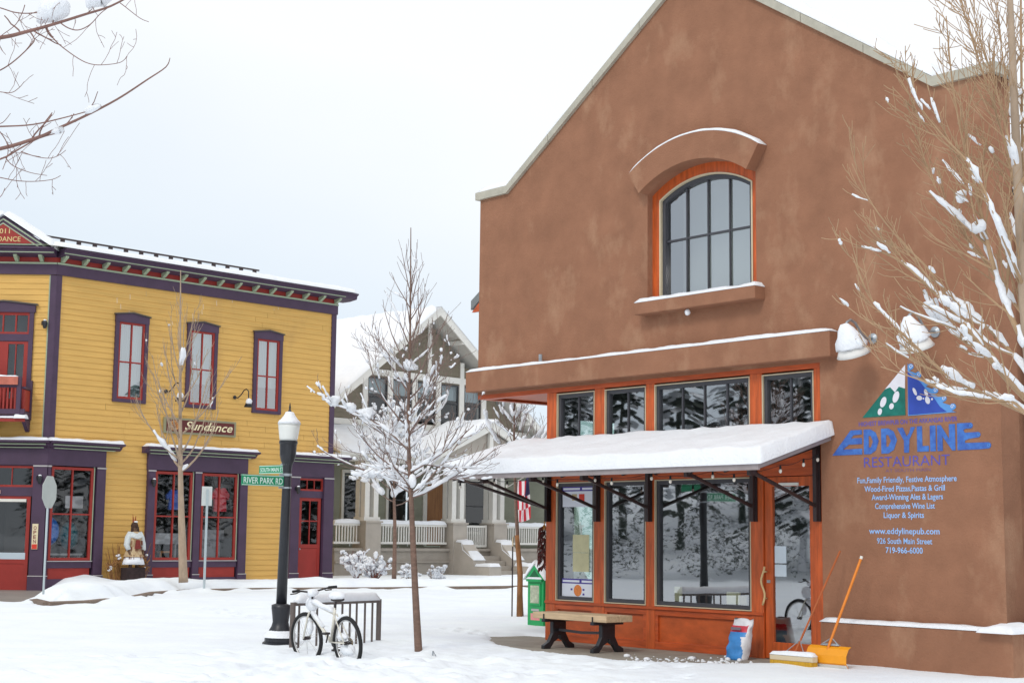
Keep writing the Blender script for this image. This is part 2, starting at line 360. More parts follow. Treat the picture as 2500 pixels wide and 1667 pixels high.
# ------------------------------------------------------------------ restaurant
RZA = math.atan2(UA.y, UA.x)
rest = thing('restaurant_building', 'brown stucco gabled restaurant with orange timber shopfront and painted wall lettering', 'restaurant', PA, RZA)
Zs, Rg = 5.22, 1.71                                          # centre height and glass radius of the arched window
XC = -1.93
def arc(r, half, n=18, c=(XC, Zs)):
    a = math.asin(min(1, half/r)); return [(c[0]+r*math.sin(-a+2*a*i/n), c[1]+r*math.cos(-a+2*a*i/n)) for i in range(n+1)]
GAB = [(-6.97, 3.97), (-6.97, 7.33), (-6.27, 7.33), (-2.07, 10.12), (2.11, 7.36), (2.9, 7.36), (2.9, -.05), (.21, -.05), (.21, 3.97)]
hole = arc(Rg+.17, 1.06) + [(XC+1.06, 5.10), (XC-1.06, 5.10)]
me = curve_mesh([GAB, hole[::-1]], 'front_wall', .2); me.transform(Matrix.Translation((0, .16, 0)) @ XZ); me.materials.append(STUCCO); link('front_wall', me, rest)
b = MB(); b.box(2.55, 2.86, .37, 14, -.05, 5.9); b.box(-6.94, -6.7, .37, 14, 3.97, 5.9); b.box(-6.94, 2.86, 13.8, 14, -.05, 5.9)
b.build('side_wall', STUCCO, rest)
# parapet coping, stepped round the gable
def coping(mb, a, c, w0=-.10, w1=.42, t=.13, drop=0.0):
    (x0, z0), (x1, z1) = a, c
    mb.prism([(x0, z0), (x1, z1), (x1, z1+t), (x0, z0+t)], w0, w1)
b = MB()
gp = [(-7.04, 7.33), (-6.24, 7.33), (-2.07, 10.10), (2.08, 7.36), (2.97, 7.36)]
for p, q in zip(gp, gp[1:]):
    L_ = math.hypot(q[0]-p[0], q[1]-p[1]); n = max(1, round(L_/1.15))
    for i in range(n):
        g0, g1 = i/n+(.006/L_ if i else 0), (i+1)/n-(.006/L_ if i < n-1 else 0)
        coping(b, (p[0]+(q[0]-p[0])*g0, p[1]+(q[1]-p[1])*g0), (p[0]+(q[0]-p[0])*g1, p[1]+(q[1]-p[1])*g1))
cop = b.build('coping', CAPM, rest)
b = MB()
for i, (p, q) in enumerate(zip(gp, gp[1:])):
    P = lambda a, c, p=p, q=q: (p[0]+(q[0]-p[0])*a, -.07+.45*c, p[1]+.135+(q[1]-p[1])*a)
    snow_patch(b, P, 40 if i in (1, 2) else 10, 6, .15 if i in (1, 2) else .13, .14, i, .3)
b.build('snow', SNOW, cop, smooth=True)
# main roof behind the gable
b = MB(); sl = .62
for sgn, xe in ((-1, -7.75), (1, 3.62)):
    zr = 5.72+(xe-XC-.14)*-sgn*0
    ze = 5.72; zr = ze+abs(xe+2.07)*sl
    b.prism([(xe, ze), (-2.07, zr), (-2.07, zr-.16), (xe, ze-.16)], .42, 14.6)
roof = b.build('roof', mat('fascia_grey', (120, 124, 124), 1, .6), rest)
b = MB()
for sgn, xe in ((-1, -7.78), (1, 3.65)):
    ze = 5.72; P = lambda a, c, xe=xe, ze=ze: (xe+(-2.07-xe)*a, .5+14*c, ze+.005+abs(xe+2.07)*sl*a)
    snow_patch(b, P, 14, 20, .24, .25, 3+sgn, .2)
b.build('snow', SNOW, roof, smooth=True)
b = MB()
b.box(-7.6, -6.96, .5, 14.4, 5.42, 5.50); b.box(2.88, 3.45, .5, 14.4, 5.42, 5.50)
for y in np.arange(.55, 14, 1.1): b.box(-7.55, -6.95, y, y+.1, 5.28, 5.42)
b.prism([(-7.66, 5.50), (-6.96, 5.50), (-6.96, 6.05)], .37, .42)
b.build('eave_soffit', WOODH, roof)
b = MB()
rg = random.Random(5)
for i in range(5): y = .6+i*.35; b.tube([(-7.72, y, 5.56), (-7.72, y, 5.56-rg.uniform(.15, .5))], [.018, .003], 5)
b.build('icicle', SNOW, roof)
# arched eyebrow over the window, and the sill
a0 = math.asin(1.06/(Rg+.18)); th = [-a0+2*a0*i/24 for i in range(25)]
pol = [(XC+(Rg+.17)*math.sin(t), Zs+(Rg+.17)*math.cos(t)) for t in th] + [(XC+(Rg+.57)*math.sin(t), Zs+(Rg+.57)*math.cos(t)) for t in reversed(th)]
eb = MB(); eb.prism(pol, -.24, -.03); eb = eb.build('window_eyebrow', STUCCO, rest)
b = MB(); snow_strip(b, [(XC+(Rg+.565)*math.sin(t), -.14, Zs+(Rg+.565)*math.cos(t)) for t in th], .2, .055, 2, .08, wdir=Vector((0, 1, 0))); b.build('snow', SNOW, eb, smooth=True)
sill = MB().box(-3.06, -.72, -.26, .02, 4.92, 5.10).build('window_sill', STUCCO, rest, bevel=.012)
b = MB(); P = lambda a, c: (-3.06+2.34*a, -.26+.3*c, 5.102); snow_patch(b, P, 40, 5, .055, .05, 8, .5); b.blob((-2.06, -.17, 4.87), .045, .04, .05, rng=rg, amp=.15); b.build('snow', SNOW, sill, smooth=True)
# the arched window
wf = flat('arched_window', [arc(Rg+.17, 1.06)+[(XC+1.06, 5.10), (XC-1.06, 5.10)], (arc(Rg, .90)+[(XC+.90, 5.14), (XC-.90, 5.14)])[::-1]], WOODV, rest, .12, .05)
flat('trim', [arc(Rg+.012, .912)+[(XC+.912, 5.13), (XC-.912, 5.13)], (arc(Rg-.012, .885)+[(XC+.885, 5.15), (XC-.885, 5.15)])[::-1]], BEIGE, wf, .09, .03)
flat('sash', [arc(Rg-.008, .893)+[(XC+.893, 5.14), (XC-.893, 5.14)], (arc(Rg-.07, .825)+[(XC+.825, 5.21), (XC-.825, 5.21)])[::-1]], DARKF, wf, .14, .035)
b = MB()
for x in (-2.35, -1.93, -1.51):
    b.box(x-.011, x+.011, .135, .16, 5.19, Zs+math.sqrt((Rg-.05)**2-(x-XC)**2))
b.box(XC-.84, XC+.84, .138, .157, 6.03, 6.06); b.build('glazing_bars', DARKF, wf)
me = curve_mesh([arc(Rg-.04, .85)+[(XC+.85, 5.17), (XC-.85, 5.17)]], 'pane', 0); me.transform(Matrix.Translation((0, .165, 0)) @ XZ); me.materials.append(GLASS); link('pane', me, wf)
MB().quad((XC-1.2, .9, 4.9), (XC+1.2, .9, 4.9), (XC+1.2, .9, 7.3), (XC-1.2, .9, 7.3)).build('reflection_sheet', mat('sky_reflection_grey', (204, 202, 202), 1, .9), wf)  # pale sheet added behind the panes to give them reflected-sky grey
# stucco band over the shopfront
band = MB().box(-7.06, .53, -.24, -.045, 4.01, 4.35).build('stucco_band', STUCCO, rest, bevel=.015)
b = MB(); P = lambda a, c: (-7.06+7.59*a, -.24+.2*c, 4.352); snow_patch(b, P, 90, 5, .05, .04, 4, .4); b.build('snow', SNOW, band, smooth=True)
MB().tube([(-5.28, -.14, 4.35), (-5.28, -.14, 4.52)], .03, 8).build('vent_pipe', GALV, band)
# base ledge at the right
led = MB().box(.36, 3.12, -.3, -.045, -.05, .56); led.box(2.9, 3.12, -.045, 6, -.05, .56)
led = led.build('base_ledge', STUCCO, rest, bevel=.012)
b = MB(); P = lambda a, c: (.35+2.75*a, -.31+.26*c, .562); snow_patch(b, P, 40, 5, .05, .05, 9, .4)
P = lambda a, c: (2.72+.48*a, -.42+.6*c, .55); snow_patch(b, P, 24, 24, .09, .10, 11, .6)
P = lambda a, c: (2.88+.26*a, .1+5.8*c, .562); snow_patch(b, P, 5, 40, .10, .08, 12, .3); b.build('snow', SNOW, led, smooth=True)
MB().box(2.93, 3.0, .5, .6, .6, 5.4).build('downpipe', mat('brown_pipe', (92, 66, 54), 1, .5), rest)
# timber shopfront
sf = MB()
for x0, x1 in ((-5.27, -5.05), (-4.17, -3.945), (-3.065, -2.885), (-1.045, -.83), (.07, .205)):
    sf.box(x0, x1, 0, .16, 0, 3.90) if x0 < -.9 else sf.box(x0, x1, 0, .16, 0, 3.90)
front = sf.build('timber_posts', WOODV, rest, bevel=.006)
b = MB()
b.box(-7.0, .207, -.012, .17, 3.90, 4.03)
MB().box(-7.0, -6.86, .171, 5.9, 3.90, 4.03).build('overhang_beam', WOODH, rest); MB().box(-7.0, -5.2, 5.9, 6.05, 3.9, 4.03).build('overhang_beam', WOODH, rest)
BAYS = ((-5.05, -4.17), (-3.945, -3.065), (-2.885, -1.045))
for x0, x1 in BAYS:
    b.box(x0, x1, .006, .15, 2.47, 3.0); b.box(x0, x1, .006, .15, .49, .62); b.box(x0, x1, .006, .15, 0, .11)
    b.box(x0, x0+.06, .006, .15, .11, .49); b.box(x1-.06, x1, .006, .15, .11, .49)
b.box(-.83, .07, .006, .15, 2.47, 3.0)
b.build('timber_beams', WOODH, rest, bevel=.005)
MB().box(-5.27, -.83, -.02, -.001, .575, .615).build('sill_rail', WOODH, rest, bevel=.004)
b = MB()
for x0, x1 in BAYS: b.box(x0+.06, x1-.06, .04, .1, .11, .49)
b.build('timber_panel', PANEL, rest)
# soffit under the cut corner
b = MB(); b.box(-6.86, -5.27, .17, 5.9, 3.94, 3.965); b.build('corner_soffit', PANEL, rest)
MB().lathe([(.11, 0), (.12, .02), (.1, .04)], 14, (-6.1, 1.1, 3.90)).build('soffit_light', WHITEP, rest)
def shop_window(x0, x1, z0, z1, bars=(), hidden=None):
    f = MB(); w = .055
    for bx in ((x0, x1, z1-w, z1), (x0, x1, z0, z0+w), (x0, x0+w, z0+w, z1-w), (x1-w, x1, z0+w, z1-w)): f.box(bx[0], bx[1], .03, .10, bx[2], bx[3])
    for x in bars: f.box(x-.012, x+.012, .05, .08, z0+w, z1-w)
    f = f.build('window', DARKF, rest)
    t = MB(); e_ = .014
    for bx in ((x0-e_, x1+e_, z1, z1+e_), (x0-e_, x1+e_, z0-e_, z0), (x0-e_, x0, z0, z1), (x1, x1+e_, z0, z1)): t.box(bx[0], bx[1], -.004, .06, bx[2], bx[3])
    t.build('trim', BEIGE, f)
    MB().quad((x0+.04, .07, z0+.04), (x1-.04, .07, z0+.04), (x1-.04, .07, z1-.04), (x0+.04, .07, z1-.04)).build('pane', GLASS, f)
shop_window(-5.02, -4.185, .64, 2.45); shop_window(-3.93, -3.08, .64, 2.45); shop_window(-2.87, -1.06, .64, 2.45)
shop_window(-5.02, -4.185, 3.02, 3.86, (-4.58,)); shop_window(-3.93, -3.08, 3.02, 3.86, (-3.49,)); shop_window(-2.87, -1.06, 3.02, 3.86, (-2.37, -1.94, -1.51)); shop_window(-.81, .055, 3.02, 3.86, (-.36,))
# door
d = MB(); d.box(-.82, -.69, .03, .09, .01, 2.46); d.box(-.05, .065, .03, .09, .01, 2.46)
d.box(-.69, -.05, .032, .088, .01, .23); d.box(-.69, -.05, .032, .088, 2.33, 2.46)
door = d.build('door', WOODV, rest, bevel=.004)
MB().quad((-.70, .06, .22), (-.04, .06, .22), (-.04, .06, 2.34), (-.70, .06, 2.34)).build('pane', GLASS, door)
hb = MB(); hb.tube([(-.80+.025*math.sin(i*.75), -.045-.01*math.cos(i), .72+.052*i) for i in range(11)], .015, 7)
hb.box(-.80, -.775, -.04, .03, .80, .82); hb.box(-.80, -.775, -.04, .03, 1.16, 1.18); hb.build('handle', mat('pale_stick', (206, 178, 128), 1, .6, var=.15), door, smooth=True)
MB().box(-.785, -.73, .018, .03, 1.02, 1.06).build('lock', GALV, door)
MB().box(-.55, -.22, .0, .03, 2.335, 2.375).build('closer', WHITEP, door)
for z0, z1 in ((1.29, 1.52), (1.11, 1.27)):
    MB().box(-.67, -.47, .052, .055, z0, z1).build('notice', mat('notice_paper', (214, 226, 236), 1, .7, var=.05), door)
# inside room, open to windows on the left return
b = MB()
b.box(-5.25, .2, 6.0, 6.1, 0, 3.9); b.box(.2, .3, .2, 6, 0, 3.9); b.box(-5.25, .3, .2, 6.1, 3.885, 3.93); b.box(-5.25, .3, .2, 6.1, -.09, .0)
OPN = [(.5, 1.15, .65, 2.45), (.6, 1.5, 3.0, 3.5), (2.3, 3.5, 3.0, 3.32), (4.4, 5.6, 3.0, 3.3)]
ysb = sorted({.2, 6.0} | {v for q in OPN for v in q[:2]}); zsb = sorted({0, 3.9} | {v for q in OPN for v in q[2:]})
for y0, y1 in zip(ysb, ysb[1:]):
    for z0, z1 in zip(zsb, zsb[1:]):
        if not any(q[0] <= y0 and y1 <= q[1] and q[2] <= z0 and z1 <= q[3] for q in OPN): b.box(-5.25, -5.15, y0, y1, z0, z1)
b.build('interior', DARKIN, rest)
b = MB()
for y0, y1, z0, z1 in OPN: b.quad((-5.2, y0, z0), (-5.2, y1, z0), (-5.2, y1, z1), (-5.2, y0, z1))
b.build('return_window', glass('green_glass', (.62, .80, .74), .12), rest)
# awning on steel brackets
AX0, AX1 = -5.93, .38
def awz(o): return 2.93-.29*o
aw = MB(); aw.prism([(0, 0), (1, 0), (1, 1), (0, 1)], 0, 1) if False else None
aw.sweepx([(-1.5, awz(1.5)), (-.005, awz(0)), (-.005, awz(0)+.05), (-1.5, awz(1.5)+.05)], AX0, AX1)
aw.sweepx([(-1.53, awz(1.5)-.02), (-1.5, awz(1.5)-.02), (-1.5, awz(1.5)+.07), (-1.53, awz(1.5)+.07)], AX0, AX1)
aw.box(AX0, -5.28, 0.005, 2.6, 2.86, 2.91)
awn = aw.build('awning', mat('awning_edge', (150, 140, 140), 1, .5, var=.1), rest)
b = MB(); P = lambda a, c: (AX0-.04+(AX1-AX0+.10)*a, -1.56+1.55*c, awz(1.56-1.55*c)+.07)
snow_patch(b, P, 190, 46, .205, .07, 21, .13); b.build('snow', SNOW, awn, smooth=True)
b = MB(); b.box(-5.9, .36, -.03, -.006, 2.62, 2.72) if False else None
for x in np.arange(-5.8, .4, .62): b.sweepx([(-1.48, awz(1.48)-.045), (-.02, awz(.02)-.045), (-.02, awz(.02)-.002), (-1.48, awz(1.48)-.002)], x-.02, x+.02)
b.build('rafters', STEEL, awn)
def bracket(x, tx=0.0, ty=-1.36):
    m = MB(); m.box(x-.03, x+.03, -.075, -.025, 1.85, 2.86); m.box(x-.055, x+.055, -.025, -.004, 1.85, 2.86)
    m.tube([(x, -.07, 2.06), (x+tx, ty, awz(-ty)-.07)], .026, 6); m.tube([(x, -.07, awz(.07)-.07), (x+tx, ty-.06, awz(-ty)-.06)], .026, 4)
    m.box(x+tx-.03, x+tx+.03, ty-.05, ty+.06, awz(-ty)-.12, awz(-ty)-.04)
    br = m.build('bracket', STEEL, awn)
    return br
for x in (-5.2, -4.08, -2.98, -.97, .12): bracket(x)
bracket(-5.2, -.62, -1.3)

# painted sign on the stucco
BLUE = mat('mural_blue', (62, 92, 178), 1.0, .85, var=.22, scale=9, col2=(74, 128, 205)); BLUE2 = mat('mural_sky_blue', (92, 150, 214), 1, .85, var=.1)
DBLUE = mat('mural_deep_blue', (50, 76, 168), 1, .85, var=.1); GREEN = mat('mural_green', (20, 110, 98), 1, .85, var=.25, scale=7)
VIOLET = mat('mural_violet', (88, 84, 172), 1, .85, var=.12); MWHITE = mat('mural_white', (222, 220, 228), 1, .85, var=.06, scale=8)
PALE = mat('mural_pale_blue', (150, 190, 240), 1, .85, var=.1)
YW = -.043
mural = flat('painted_mountain', [[(.89, 3.19), (1.55, 3.19), (1.55, 3.53), (1.46, 3.56), (1.40, 3.49), (1.33, 3.56), (1.25, 3.54)]], GREEN, rest, YW)
flat('snow_peak', [[(1.25, 3.54), (1.33, 3.56), (1.40, 3.49), (1.46, 3.56), (1.55, 3.53), (1.56, 3.83)]], MWHITE, mural, YW)
def ell(cx, cz, a, c, ang, n=16): return [(cx+a*math.cos(t)*math.cos(ang)-c*math.sin(t)*math.sin(ang), cz+a*math.cos(t)*math.sin(ang)+c*math.sin(t)*math.cos(ang)) for t in [2*PI*i/n for i in range(n)]]
flat('boot_print', [ell(1.22, 3.375, .072, .042, 1.1), ell(1.165, 3.255, .045, .032, 1.3)], MWHITE, mural, YW-.002)
flat('boot_print', [ell(1.415, 3.43, .078, .044, 1.15), ell(1.345, 3.315, .04, .034, 1.1)], MWHITE, mural, YW-.002)
def wave_edge(n=6, r=1.0):
    pts = []
    for i in range(n):
        x, z = 1.64+.118*i+.012*(i == 5), 3.80-.108*i
        for t in (150, 110, 70, 30, -10, -50, -90): pts.append((x+.045*r*math.cos(math.radians(t)), z+.04*r*math.sin(math.radians(t))))
        pts += [(x-.012, z-.022), (x+.012, z-.004), (x-.02, z-.0)] if False else []
        pts.append((x-.02, z-.05))
    return pts
wave = flat('painted_wave', [[(1.59, 3.18), (1.60, 3.85)]+wave_edge()+[(2.29, 3.19)]], BLUE2, rest, YW)
flat('deep_water', [[(1.60, 3.19), (1.60, 3.74), (1.66, 3.68), (1.78, 3.60), (1.88, 3.48), (1.98, 3.38), (2.06, 3.27), (2.16, 3.20)]], DBLUE, wave, YW-.002)
for cx, cz in [(1.645+.118*i, 3.80-.108*i) for i in range(6)]:
    m = MB(); m.tube([(cx+.03*(1-t/10)*math.cos(t*.9), YW-.004, cz+.03*(1-t/10)*math.sin(t*.9)) for t in range(9)], .0045, 4); m.build('curl', MWHITE, wave)
flat('foot_print', [ell(1.70, 3.48, .055, .022, -1.1), ell(1.765, 3.395, .042, .03, -.2), ell(1.825, 3.385, .012, .012, 0)], MWHITE, wave, YW-.004)
flat('foot_print', [ell(1.865, 3.455, .05, .024, -1.2), ell(1.885, 3.36, .05, .034, -1.2), ell(1.95, 3.37, .014, .014, 0)], MWHITE, wave, YW-.004)
text('painted_motto', 'HIGHEST BREWPUB ON THE ARKANSAS RIVER', .83, 2.30, 3.08, .058, VIOLET, rest, YW, .012)
D = lambda x0, x1: [[(x0, 2.715), (x0, 3.035), (x0+(x1-x0)*.45, 3.035), (x0+(x1-x0)*.8, 2.99), (x1, 2.88), (x0+(x1-x0)*.8, 2.76), (x0+(x1-x0)*.45, 2.715)], [(x0+.075, 2.80), (x0+.11, 2.80), (x0+(x1-x0)*.62, 2.875), (x0+.11, 2.95), (x0+.075, 2.95)]]
sp_ = [[(.40, 2.715), (.70, 3.035), (.875, 3.035), (.875, 2.975), (.745, 2.97), (.70, 2.93), (.875, 2.93), (.875, 2.85), (.67, 2.85), (.57, 2.79), (.875, 2.79), (.875, 2.715)]]
sp_ += D(.905, 1.135) + D(1.175, 1.415)
sp_ += [[(1.42, 3.03), (1.505, 3.035), (1.56, 2.92), (1.60, 2.96), (1.625, 3.035), (1.69, 3.035), (1.60, 2.88), (1.59, 2.715), (1.52, 2.715), (1.52, 2.87)]]
sp_ += [[(1.715, 2.72), (1.715, 3.04), (1.79, 3.04), (1.79, 2.79), (1.885, 2.79), (1.885, 2.72)], [(1.905, 2.72), (1.905, 3.04), (1.985, 3.04), (1.985, 2.72)]]
sp_ += [[(2.01, 2.72), (2.01, 3.04), (2.06, 3.04), (2.18, 2.86), (2.18, 3.045), (2.265, 3.045), (2.265, 2.72), (2.22, 2.72), (2.085, 2.90), (2.085, 2.72)]]
def curl(x, z, r): return [(x+r*math.cos(t), z+r*math.sin(t)) for t in [PI/2-i*PI/6 for i in range(7)]]
sp_ += [[(2.295, 2.72), (2.295, 3.05)]+curl(2.48, 3.015, .035)+[(2.42, 2.98), (2.38, 2.965), (2.40, 2.93)]+curl(2.585, 2.90, .033)+[(2.46, 2.855), (2.40, 2.835), (2.40, 2.805)]+curl(2.72, 2.765, .038)+[(2.6, 2.722)]]
flat('painted_name', sp_, BLUE, rest, YW)
for x, z in ((2.485, 3.012), (2.59, 2.897), (2.725, 2.762)):
    m = MB(); m.tube([(x+.022*(1-t/10)*math.cos(t), YW-.005, z+.022*(1-t/10)*math.sin(t)) for t in range(8)], .004, 4); m.build('curl', BLUE2, rest)
text('painted_subtitle', 'RESTAURANT', .90, 2.18, 2.545, .13, VIOLET, rest, YW, -.004)
text('painted_place', 'AT SOUTH MAIN', 1.23, 1.90, 2.475, .04, mat('mural_faint', (120, 92, 130), 1, .85), rest, YW, .0)
for s_, x0, x1, z, h in (('Fun,Family Friendly, Festive Atmosphere', .79, 2.27, 2.345, .072), ('Wood-Fired Pizzas,Pastas & Grill', .90, 2.10, 2.232, .072), ('Award-Winning Ales & Lagers', 1.01, 2.07, 2.125, .072), ('Comprehensive Wine List', 1.06, 1.95, 2.012, .072), ('Liquor & Spirits', 1.19, 1.79, 1.897, .072), ('www.eddylinepub.com', .96, 2.01, 1.695, .075), ('926 South Main Street', 1.08, 1.90, 1.572, .072), ('719-966-6000', 1.21, 1.76, 1.455, .075)):
    text('painted_line', s_, x0, x1, z, h, PALE, rest, YW, .014)

# things at the restaurant -----------------------------------------------------
def gooseneck(s, label):
    t = thing('wall_lamp', label, 'lamp', WA(s, .04, 4.21), RZA, 'snowy bell lamps over the painted sign')
    m = MB(); m.lathe([(.07, 0), (.07, .02), (.03, .04)], 14, M=Matrix.Rotation(PI/2, 4, 'X')); m.build('wall_plate', GALV, t)
    m = MB(); m.tube([(0, -.02, 0), (0, -.16, -.01), (0, -.28, .06), (0, -.38, .17), (0, -.48, .20), (0, -.56, .16), (0, -.575, .08)], .017, 8); m.build('arm', GALV, t, smooth=True)
    T = Matrix.Translation((0, -.57, .10)) @ Matrix.Rotation(math.radians(24), 4, 'X')
    m = MB(); m.lathe([(.02, .03), (.05, .01), (.08, -.05), (.12, -.13), (.165, -.24), (.20, -.33), (.225, -.375), (.215, -.375), (.16, -.26), (.10, -.12), (.03, -.04)], 20, M=T)
    sh = m.build('shade', mat('lamp_enamel', (224, 222, 218), 1, .5, var=.06), t, smooth=True)
    m = MB(); rg = random.Random(int(s*100)); m.lathe([(.01, .05), (.05, .035), (.10, -.05), (.15, -.13), (.185, -.20), (.195, -.255), (.19, -.28), (.13, -.17), (.05, -.01)], 20, M=T @ Matrix.Translation((0, -.01, .008)))
    m.v = [tuple(Vector(v)+noise.noise_vector(Vector(v)*13+Vector((s*9, 0, 0)))*.03+noise.noise_vector(Vector(v)*34)*.01) for v in m.v]
    m.build('snow', SNOW, sh, smooth=True)
gooseneck(1.08, 'snow-covered bell lamp on a curved arm right of the stucco band end')
gooseneck(2.02, 'snow-covered bell lamp behind the bare twigs above the blue painted wave')

t = thing('string_lights', 'string of small clear bulbs hanging under the snowy awning edge', 'string lights', WA(0, 0, 0), RZA)
pts = []; xs = np.arange(-5.75, .2, .56)
for i, x in enumerate(xs): pts.append((x, -1.38+.22*(i % 2), 2.44+.06*(i % 2)))
pts += [(.22, -.9, 2.56), (.24, -.45, 2.66), (.2, -.1, 2.74)]
cab = []
for p, q in zip(pts, pts[1:]):
    p, q = Vector(p), Vector(q)
    for i in range(4): cab.append(p.lerp(q, i/4)-Vector((0, 0, .03*math.sin(PI*i/4))))
m = MB(); m.tube(cab+[Vector(pts[-1])], .004, 4); m.build('cable', RUBBER, t)
for p in pts:
    m = MB(); m.lathe([(.008, .0), (.014, -.01), (.015, -.05), (.01, -.055)], 8, p); so = m.build('socket', RUBBER, t)
    m = MB(); m.blob((p[0], p[1], p[2]-.075), .021, .021, .03, 8, 6); m.build('bulb', mat('bulb_glass', (232, 226, 214), 1, .2), so, smooth=True)

# posters in the left window, standing inside the glass
PURP = mat('poster_purple', (74, 60, 150), 1, .7); PWHITE = mat('poster_white', (226, 230, 240), 1, .7); PRED = mat('poster_red', (214, 62, 44), 1, .7); POR = mat('poster_orange', (224, 132, 66), 1, .7, var=.2, scale=30)
def poster(z0, z1, label, kind):
    t = thing('poster', label, 'poster', WA(-4.95, -.062, 0), RZA)
    w = .73
    MB().box(0, w, 0, .003, z0, z1).build('sheet', PWHITE, t); MB().box(0, w, -.003, 0, z1-.075, z1).build('header', PURP, t)
    m = MB(); m.box(.02, .40, -.005, -.003, z1-.055, z1-.022); m.box(.45, .69, -.005, -.003, z1-.055, z1-.022); m.build('header_lettering', PWHITE, t)
    MB().box(w-.035, w, -.004, 0, z0, z1-.08).build('border', PRED, t)
    if kind:
        m = MB(); m.box(.22, .33, -.004, 0, z0+.1, z0+.2); m.build('picture', mat('poster_tan', (190, 170, 130), 1, .7), t); MB().box(.38, .50, -.004, 0, z0+.08, z0+.2).build('picture', PRED, t)
    else:
        m = MB(); m.lathe([(.001, .004), (.088, .003), (.09, 0)], 20, (.36, -.001, z0+.1), Matrix.Rotation(PI/2, 4, 'X')); m.build('picture', POR, t)
        m = MB(); pass
        for q in ((.2, .1), (.47, .1), (.47, .03)): MB().box(q[0], q[0]+.04, -.003, 0, z0+q[1], z0+q[1]+.03).build('spot', PURP, t)
poster(2.08, 2.40, 'purple-headed poster at the top of the leftmost shop window', 1)
poster(.69, .97, 'purple-headed poster with an orange disc at the bottom of the leftmost shop window', 0)
t = thing('menu_sheet', 'two cream menu sheets taped one above the other in the leftmost shop window', 'menu', WA(-4.71, -.062, 0), RZA)
CREAM = mat('cream_paper', (206, 200, 160), 1, .8, var=.08, scale=8)
MB().box(0, .37, 0, .003, 1.375, 1.65).build('sheet', CREAM, t); MB().box(.004, .366, 0, .003, 1.08, 1.37).build('sheet', CREAM, t)
for x, z0, h, w, c in ((-2.62, .70, .21, .13, (222, 214, 178)), (-1.62, .70, .17, .24, (226, 216, 176)), (-1.36, .70, .12, .1, (190, 170, 140))):
    t = MB(); t.prism([(0, z0), (w, z0), (w, z0+h), (0, z0+h)], 0, .03); o = t.build('menu_card', mat('card_%d' % c[0], c, 1, .8, var=.1), bevel=.004); o.location = WA(x, -.14, 0); o.rotation_euler = (0, 0, RZA)
    tag(o, {(-2.62): 'tall cream card standing in the left corner of the big shop window', (-1.62): 'wide cream card standing at the right of the big shop window sill', (-1.36): 'small tan card at the right end of the big shop window sill'}[x], 'card')

# bench
t = thing('bench', 'black cast bench with a pale timber plank seat in front of the shopfront', 'bench', WA(-3.32, 1.06, 0), RZA)
m = MB(); m.box(-.77, .77, -.26, -.006, .43, .52); m.box(-.77, .77, .006, .26, .43, .52); m.build('seat', mat('plank_seat', (202, 176, 142), 1, .7, var=.2, scale=4, stretch=(.6, 6, 6)), t, bevel=.006)
for x in (-.5, .52):
    m = MB(); m.box(x-.035, x+.035, -.3, .3, .385, .43); m.box(x-.035, x+.035, -.13, .13, .19, .385)
    for sg in (-1, 1):
        n = [(sg*.02, .24), (sg*.13, .22), (sg*.20, .10), (sg*.30, .05), (sg*.30, 0), (sg*.18, .0), (sg*.10, .10), (sg*.02, .14)]
        if sg < 0: n = n[::-1]
        m.sweepx(n, x-.034, x+.034)
    m.build('leg', BLACK, t, bevel=.006)
m = MB(); m.tube([(-.5, 0, .27), (0, 0, .25), (.52, 0, .27)], .022, 6); m.build('stretcher', mat('grey_bar', (92, 92, 98), 1, .5), t)
for x in (-.52, .5): MB().box(x-.008, x+.008, -.275, -.258, .39, .50).build('strap', BLACK, t)

# bag of ice melt
t = thing('salt_bag', 'blue, red and white plastic sack slumped against the shopfront', 'bag', WA(-.92, .46, 0), RZA)
def sack(z0, z1, w=.165, dpt=.1):
    m = MB(); k = 48; rings = []; zs = [z0+(z1-z0)*i/26 for i in range(27)]
    for z in zs:
        u = z/.52; bulge = .62+.5*math.sin(PI*min(1, max(0, .18+u*.72)))**.8; th = dpt*(1.05-.72*u**2.4); rr = []
        for j in range(k):
            a = 2*PI*j/k; x = w*(math.copysign(abs(math.cos(a))**.6, math.cos(a)))*(1.03-.16*u*(1-u)); y = th*math.copysign(abs(math.sin(a))**.7, math.sin(a))*bulge+.13*u
            x += .022*u*u; n = .018*noise.noise((x*9, y*9, z*11)); rr.append((x+n, y+n, max(0, z+.02*math.sin(a*3)*(u > .9))))
        rings.append(m.add(rr))
    for r, q in zip(rings, rings[1:]):
        for j in range(k): jj = (j+1) % k; m.face(r+j, r+jj, q+jj, q+j)
    m.face(*[rings[0]+j for j in reversed(range(k))]); m.face(*[rings[-1]+j for j in range(k)])
    return m
m = sack(0, .53); cs = []
for f in m.f:
    c = sum((Vector(m.v[i]) for i in f), Vector())/len(f)
    front_ = c.y < .13*c.z/.52; 
    cs.append(2 if c.z > .455 or c.x > .145 or (c.x > .07 and .10 < c.z < .3 and c.x > .19-c.z*.35) else (1 if c.z > .36 else 0))
m.m = cs
m.build('sack', [mat('sack_blue', (56, 132, 200), 1, .45, var=.2, scale=8), mat('sack_red', (206, 60, 76), 1, .45, var=.2, scale=14), mat('sack_white', (222, 222, 226), 1, .45, var=.1, scale=9)], t, smooth=True)
m = MB(); m.box(-.09, .08, -.012, -.002, .395, .43); o = m.build('label_patch', mat('sack_label', (120, 112, 122), 1, .6), t)
text('lettering', 'ICE MELT', -.14, .10, .405, .05, mat('sack_letter', (236, 236, 240), 1, .5), t, -.012, .01) if False else None

